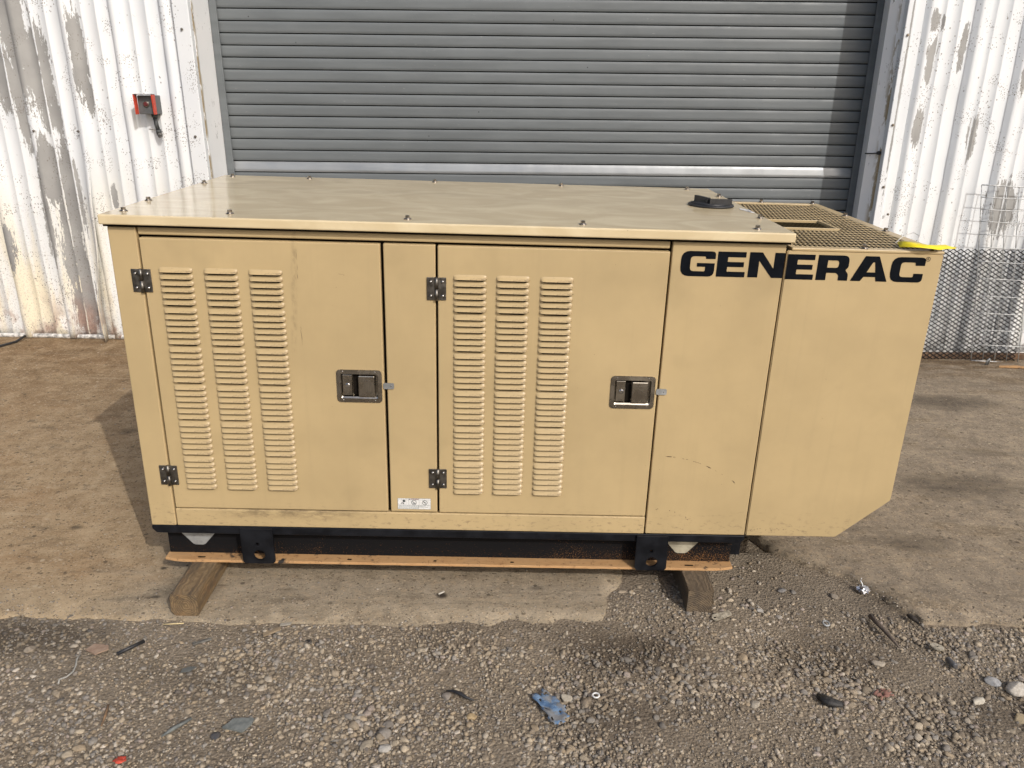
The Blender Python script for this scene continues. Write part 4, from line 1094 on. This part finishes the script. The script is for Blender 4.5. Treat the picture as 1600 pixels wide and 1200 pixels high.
# single stones one can point to
def stone(name, x, y, size, col, label, cat='stone', seed=0, flat=.6, ratio=1.3, rot=0):
    rs = np.random.default_rng(seed); V0, F0 = ico(3)
    v = V0*(1+rs.normal(0, .02, (len(V0), 1)))
    for _ in range(9):
        nrm = rs.normal(0, 1, 3); nrm /= np.linalg.norm(nrm); lim = rs.uniform(.55, .85); d = v@nrm
        v = v-np.maximum(d-lim, 0)[:, None]*nrm
    v = v*np.array([size*ratio, size, size*flat])
    v[:, 2] -= v[:, 2].min()*.55
    o = link(name, npmesh(name, v, F0, [M_STONE], np.repeat(np.array([[*col, 1]]), len(V0), 0)), None, (x, y, GH(x, y)-.001-float(drop(np.float64(x)))), (0, 0, rot))
    tag(o, label, cat, 'single stones lying on the gravel'); return o
stone('stone', 2.453, -.366, .027, (.50, .46, .40), 'large whitish rough stone at the right edge of the gravel', seed=1, flat=.75, ratio=1.1)
stone('stone', 2.409, -.335, .018, (.33, .33, .33), 'blue grey angular stone beside the whitish stone', seed=2, rot=-.6)
stone('stone', 2.33, -.411, .013, (.52, .48, .40), 'pale shard of stone left of the whitish stone', seed=3, ratio=1.9, rot=.4)
stone('stone', 2.407, -.472, .018, (.40, .32, .20), 'yellowish stone at the right edge below the whitish stone', seed=4)
stone('stone', 2.121, -.277, .015, (.40, .35, .28), 'pale tan stone between the brown stake and the charred lump', seed=5, ratio=1.5)
stone('stone', 2.114, .041, .013, (.28, .24, .19), 'brown wedge stone beside crumpled foil', seed=6, ratio=1.5, rot=-.7)
stone('stone', 1.958, .068, .013, (.21, .20, .19), 'grey flat stone on the dirt under the generator extension', seed=7, ratio=1.5, flat=.4)
stone('stone', 1.854, -.047, .012, (.36, .34, .31), 'light grey stone right of the grey brown timber block', seed=8)
stone('stone', 1.726, -.456, .013, (.36, .32, .26), 'tan stone below the flat metal tag', seed=9, rot=.3)
stone('stone', 1.236, -.458, .014, (.40, .36, .29), 'pale angular stone beside the blue rag', seed=10, flat=.8)
stone('stone', .791, -.592, .019, (.25, .225, .195), 'largest brownish grey block stone in the front middle of the gravel', seed=11, ratio=1.0, rot=.5)
stone('stone', .798, -.636, .014, (.44, .42, .38), 'white stone just in front of the block stone', seed=12)
stone('stone', .755, -.628, .013, (.31, .265, .2), 'long tan stone left of the white stone', seed=13, ratio=1.8, rot=1.2)
stone('stone', 1.0, -.53, .012, (.42, .31, .17), 'orange tan stone in front of the black rubber strip', seed=14)
stone('stone', .93, -.462, .014, (.24, .21, .18), 'grey stone at the left end of the black rubber strip', seed=15, ratio=1.0)
stone('stone', -.213, -.326, .014, (.30, .25, .19), 'tan stone among pale stones at the far left of the gravel', seed=16)
stone('stone', .72, -.545, .012, (.38, .33, .26), 'cream pebble behind the block stone', seed=17)
stone('stone', .842, -.285, .011, (.3, .26, .2), 'rounded tan pebble near the black bristle clump', seed=18)

# ------------------------------------------------------------ litter
def at(o, x, y, dz=.0, rot=(0, 0, 0)):
    o.location = (x, y, GH(x, y)-float(drop(np.float64(x)))+(dz if y < front_edge(x) else dz+.004)); o.rotation_euler = rot; return o
def plate(name, pts, th, mat, x, y, dz, rot, label, cat, hole=None, grp=None):
    loops = [pts]+([hole] if hole else [])
    o = flat_shape(name, loops, 0, mat, None, th/2); o.data.transform(Matrix.Rotation(-PI/2, 4, 'X'))
    at(o, x, y, dz, rot); tag(o, label, cat, grp); return o
M_TAGM = simple('dusty_tin', (.42, .375, .29), .6, .2, .25, 90, .1)
plate('metal_tag', rounded([(-.032, -.014, .006), (.030, -.012, .003), (.036, .006, .003), (.022, .012, .003), (.012, .009, .003), (-.006, .014, .003), (-.026, .013, .006), (-.034, .002, .005)]), .002, M_TAGM, 1.721, -.099, .012, (.05, -.04, .42), 'flat pale metal tag with a hole lying right of the grey brown timber block', 'metal tag', circ(-.024, 0, .0045, 10))
plate('washer', circ(0, 0, .0185, 28), .0025, M_TAGM, 2.319, -.207, .013, (-.1, .12, 0), 'large flat round washer lying right of the brown stake', 'washer', circ(0, 0, .0040, 12))
mb = MB(); mb.tube([(.0095*math.cos(2*PI*k/16), .0095*math.sin(2*PI*k/16), 0) for k in range(16)], .003, 6, closed=True); o = mb.obj('ring_nut', M_GALV); at(o, 2.033, -.111, .012, (.2, .1, 0)); tag(o, 'tiny grey metal ring behind the gravel in front of the extension', 'metal ring')
mb = MB(); mb.tube([(.0085*math.cos(2*PI*k/16), .0085*math.sin(2*PI*k/16), 0) for k in range(16)], .0022, 6, closed=True); o = mb.obj('white_ring', M_WHITE); at(o, 1.314, -.453, .012); tag(o, 'tiny white plastic ring lying right of the blue rag', 'plastic ring')
# crumpled foil with a twist of wire
b = bmesh.new(); bmesh.ops.create_icosphere(b, subdivisions=3, radius=.017)
for v in b.verts: v.co *= 1+.7*mnoise.noise(v.co*150); v.co.z *= .6
mb = MB(); mb.add(b, smooth=False); o = mb.obj('crumpled_foil', simple('foil', (.62, .62, .64), .25, .9, .2, 60)); at(o, 2.214, .063, .012); tag(o, 'crumpled silver foil on dirt by the broken concrete edge', 'foil')
mb = MB(); mb.tube([(0, .004, .006), (-.003, .008, .016), (-.008, .012, .024), (-.004, .016, .032)], .002, 6); mb.obj('wire_twist', M_WHITE, o)
M_STAKE = wood_mat('brown_stick', [(.13, .10, .08), (.20, .155, .12), (.09, .07, .055), (.15, .11, .08)], (.05, 0, -.05))
mb = MB(); mb.tube([(0, 0, .0), (.008, -.05, .002), (.018, -.10, .0), (.026, -.145, -.003)], .0062, 6, [1.15, 1.1, .8, .45]); o = mb.obj('brown_stake', M_STAKE); at(o, 2.180, -.073, .016); tag(o, 'tapered brown stake lying on dark gravel left of the washer', 'stake')
M_POD = simple('dark_pod', (.045, .036, .028), .7, 0, .3, 90, .2)
mb = MB(); mb.tube([(0, 0, 0), (.006, -.012, .003), (.012, -.026, .003), (.018, -.042, .0), (.026, -.070, -.002)], .0085, 8, [.3, 1, .9, .3, .15]); o = mb.obj('dark_pod', M_POD); at(o, 2.297, -.062, .014); tag(o, 'dark seed pod with a thin stem near the broken concrete corner', 'seed pod')
mb = MB(); mb.tube([(-.004, .016, 0), (-.003, .012, 0), (.003, -.012, 0), (.004, -.018, 0)], .0085, 10, [.7, 1, 1, .8]); o = mb.obj('grey_bolt', simple('grey_bolt', (.12, .12, .125), .5, .4, .2, 60)); at(o, 2.323, -.277, .016); tag(o, 'short dark grey bolt below the large washer', 'bolt')
b = bmesh.new(); bmesh.ops.create_icosphere(b, subdivisions=3, radius=1)
for v in b.verts: v.co = Vector((v.co.x*.034, v.co.y*.0135, v.co.z*.011))*(1+.22*mnoise.noise(v.co*2.5)); v.co.y += .25*abs(v.co.x)**1.1
mb = MB(); mb.add(b, smooth=True); o = mb.obj('charred_lump', simple('charred', (.03, .028, .026), .6, 0, .4, 60, .4)); at(o, 1.922, -.442, .014, (0, 0, -.55)); tag(o, 'black charred lump of wood on the right of the gravel', 'charred wood')
def rag(name, x, y, sx, sy, mat, label, cat, seed, rot, hgt=.008, drop=.35, nxy=16):
    b = bmesh.new(); n = nxy; g = {}
    for i in range(n+1):
        for j in range(n+1):
            u = i/n-.5; v = j/n-.5
            g[i, j] = b.verts.new((u*sx, v*sy, hgt*(mnoise.noise(Vector((u*5, v*5, seed)))+.5*mnoise.noise(Vector((u*13, v*13, seed)))+.5)))
    for i in range(n):
        for j in range(n):
            u = (i+.5)/n-.5; v = (j+.5)/n-.5
            r = math.hypot(u*1.9, v*1.9)+.55*mnoise.noise(Vector((u*4.2, v*4.2, seed+3)))
            if r > .92: continue
            if drop and mnoise.noise(Vector((u*7, v*7, seed+9))) > drop: continue
            b.faces.new([g[i, j], g[i+1, j], g[i+1, j+1], g[i, j+1]]).smooth = True
    for v in [v for v in b.verts if not v.link_faces]: b.verts.remove(v)
    mb = MB(); mb.add(b); o = mb.obj(name, mat); sd = o.modifiers.new('t', 'SOLIDIFY'); sd.thickness = .001
    at(o, x, y, .010, (0, 0, rot)); tag(o, label, cat); return o
t = NT('blue_cloth'); n = t.noise(t.O, 60, 5, .7); M_BLUE = t.out(t.mix(t.step(t.noise(t.O, 35, 4, .6), .46, .6, 0, .75), t.mix(t.step(n, .35, .65), (.055, .115, .22), (.16, .25, .37)), (.19, .17, .14)), .85, 0, t.bump(n, .4, .003))
rag('blue_rag', 1.195, -.500, .125, .062, M_BLUE, 'torn blue cloth rag trodden into the front of the gravel', 'rag', 3, -.95)
t = NT('slate'); n = t.noise(t.O, 50, 5, .7); M_SLATE = t.out(t.mix(t.step(n, .35, .65), (.10, .11, .105), (.165, .175, .165)), .75, 0, t.bump(n, .3, .003))
plate('slate_piece', rounded([(-.034, -.010, .004), (-.012, -.014, .003), (.018, -.022, .004), (.034, .004, .003), (.036, .020, .004), (.006, .021, .003), (-.014, .018, .003), (-.022, .004, .002)]), .005, M_SLATE, .437, -.588, .014, (.04, .05, .05), 'flat grey green slate piece on the left front of the gravel', 'slate')
stone('black_lump', .393, -.612, .012, (.045, .048, .055), 'small black lump touching the slate piece', 'lump', seed=21, ratio=1.1)
mb = MB(); mb.tube([(0, 0, 0), (.018, .02, .003), (.05, .055, .003)], .005, 6, [.4, 1, .7]); o = mb.obj('dark_strip', M_SLATE); at(o, .272, -.628, .012); tag(o, 'thin dark grey strip pointing to the slate piece', 'strip')
mb = MB(); mb.tube([(0, 0, 0), (.010, -.03, .002), (.017, -.068, 0)], .0035, 6, [.8, 1, .6]); o = mb.obj('brown_stick', simple('stick', (.21, .13, .07), .8, 0, .3, 60)); at(o, .100, -.533, .013); tag(o, 'short orange brown stick on the far left front of the gravel', 'stick')
t = NT('clay_tile'); n = t.noise(t.O, 45, 5, .7); M_TILE = t.out(t.mix(t.step(n, .3, .7), (.21, .135, .09), (.30, .215, .155)), .8, 0, t.bump(n, .2, .002))
plate('tile_shard', rounded([(-.034, -.002, .002), (.002, -.021, .002), (.030, -.002, .002), (.024, .012, .002), (-.018, .021, .002)]), .004, M_TILE, -.027, -.330, .013, (.05, -.05, 0), 'brown square tile shard on the left of the gravel', 'tile')
mb = MB(); mb.tube([(0, 0, 0), (.023, .024, .001), (.050, .052, .002)], .0052, 8); o = mb.obj('black_tube', M_RUBBER); at(o, .034, -.348, .014); tag(o, 'short black rubber tube lying right of the tile shard', 'tube')
M_STRAW = simple('straw', (.55, .44, .24), .7)
mb = MB(); mb.tube([(0, 0, 0), (.028, .001, .002), (.056, .006, 0)], .0022, 5); o = mb.obj('straw', M_STRAW); at(o, .102, -.217, .012); tag(o, 'pale straw splinter in front of the left timber block', 'straw')
plate('wood_chip', rounded([(-.028, -.006), (.024, -.007), (.030, .005), (-.024, .007)]), .004, simple('wood_chip', (.26, .20, .13), .8), .416, -.237, .013, (0, .05, .75), 'flat grey brown wood chip on gravel below the left lug', 'wood chip')
mb = MB()
for k in range(12): mb.tube([(.008*math.cos(k)*.8, .003*math.sin(k*2), 0), (.010*math.cos(k*1.3)+.002, -.020+.006*math.sin(k), .010)], .0012, 4)
o = mb.obj('black_bristles', M_RUBBER); at(o, .53, -.268, .012); tag(o, 'clump of short black bristles on the gravel', 'bristles')
mb = MB(); mb.box(-.022, .022, -.004, .004, -.002, .003, .001); mb.box(-.027, -.018, -.006, .006, -.002, .004, .001); o = mb.obj('metal_scrap', simple('scrap', (.17, .165, .15), .6, .4, .2, 60)); at(o, .241, -.286, .013, (0, 0, .5)); tag(o, 'small grey hooked metal scrap between the black tube and the wood chip', 'metal scrap')
plate('dark_leaf', rounded([(-.019, -.006), (.004, -.008, .003), (.022, .004), (.006, .009, .003), (-.014, .006)]), .002, simple('dark_leaf', (.10, .105, .10), .6), .245, -.401, .014, (.1, .1, .45), 'dark grey leaf shaped flake in the left middle of the gravel', 'flake')
mb = MB(); mb.tube([(-.065, -.350, 0), (-.062, -.372, .004), (-.052, -.395, .003), (-.048, -.418, .002), (-.055, -.436, .001), (-.066, -.450, .004), (-.062, -.462, .001)], .0022, 6)
o = mb.obj('white_wire', simple('dull_plastic', (.34, .33, .30), .6)); o.location = (0, 0, GH(-.06, -.4)+.004); tag(o, 'curved thin white wire below the tile shard', 'wire')
rag('red_scrap', .208, -.700, .030, .018, simple('red_plastic', (.48, .06, .03), .5), 'bright red plastic scrap at the bottom edge of the gravel', 'plastic scrap', 6, .1, .004, 0, 8)
rag('faded_red_scrap', 2.079, -.404, .05, .035, simple('faded_red', (.26, .13, .10), .8), 'faded red scrap half buried right of the charred lump', 'scrap', 11, .3, .006, .2, 10)
mb = MB(); mb.tube([(-.03, .012, 0), (-.012, .008, .004), (.008, -.002, .004), (.022, -.012, .002), (.045, -.022, 0)], .005, 6, [.35, .7, 1.1, .8, .3]); o = mb.obj('rubber_strip', M_RUBBER); at(o, .958, -.464, .013); tag(o, 'thin torn black rubber strip in the middle of the gravel', 'rubber strip')
mb = MB(); mb.cyl((0, 0, 0), (1, .75, .05), .0026, .020, 8); o = mb.obj('cigarette_butt', simple('cig', (.62, .58, .5), .7)); at(o, .868, -.043, .0125); tag(o, 'white cigarette butt in the dark oil spot on the concrete', 'cigarette butt')
plate('leather_scrap', rounded([(-.016, -.004), (.014, -.006), (.018, .005), (-.012, .007)]), .002, simple('leather_scrap', (.34, .31, .26), .7), .445, -.203, .013, (0, 0, .3), 'small pale flat scrap beside the wood chip at the concrete edge', 'scrap')
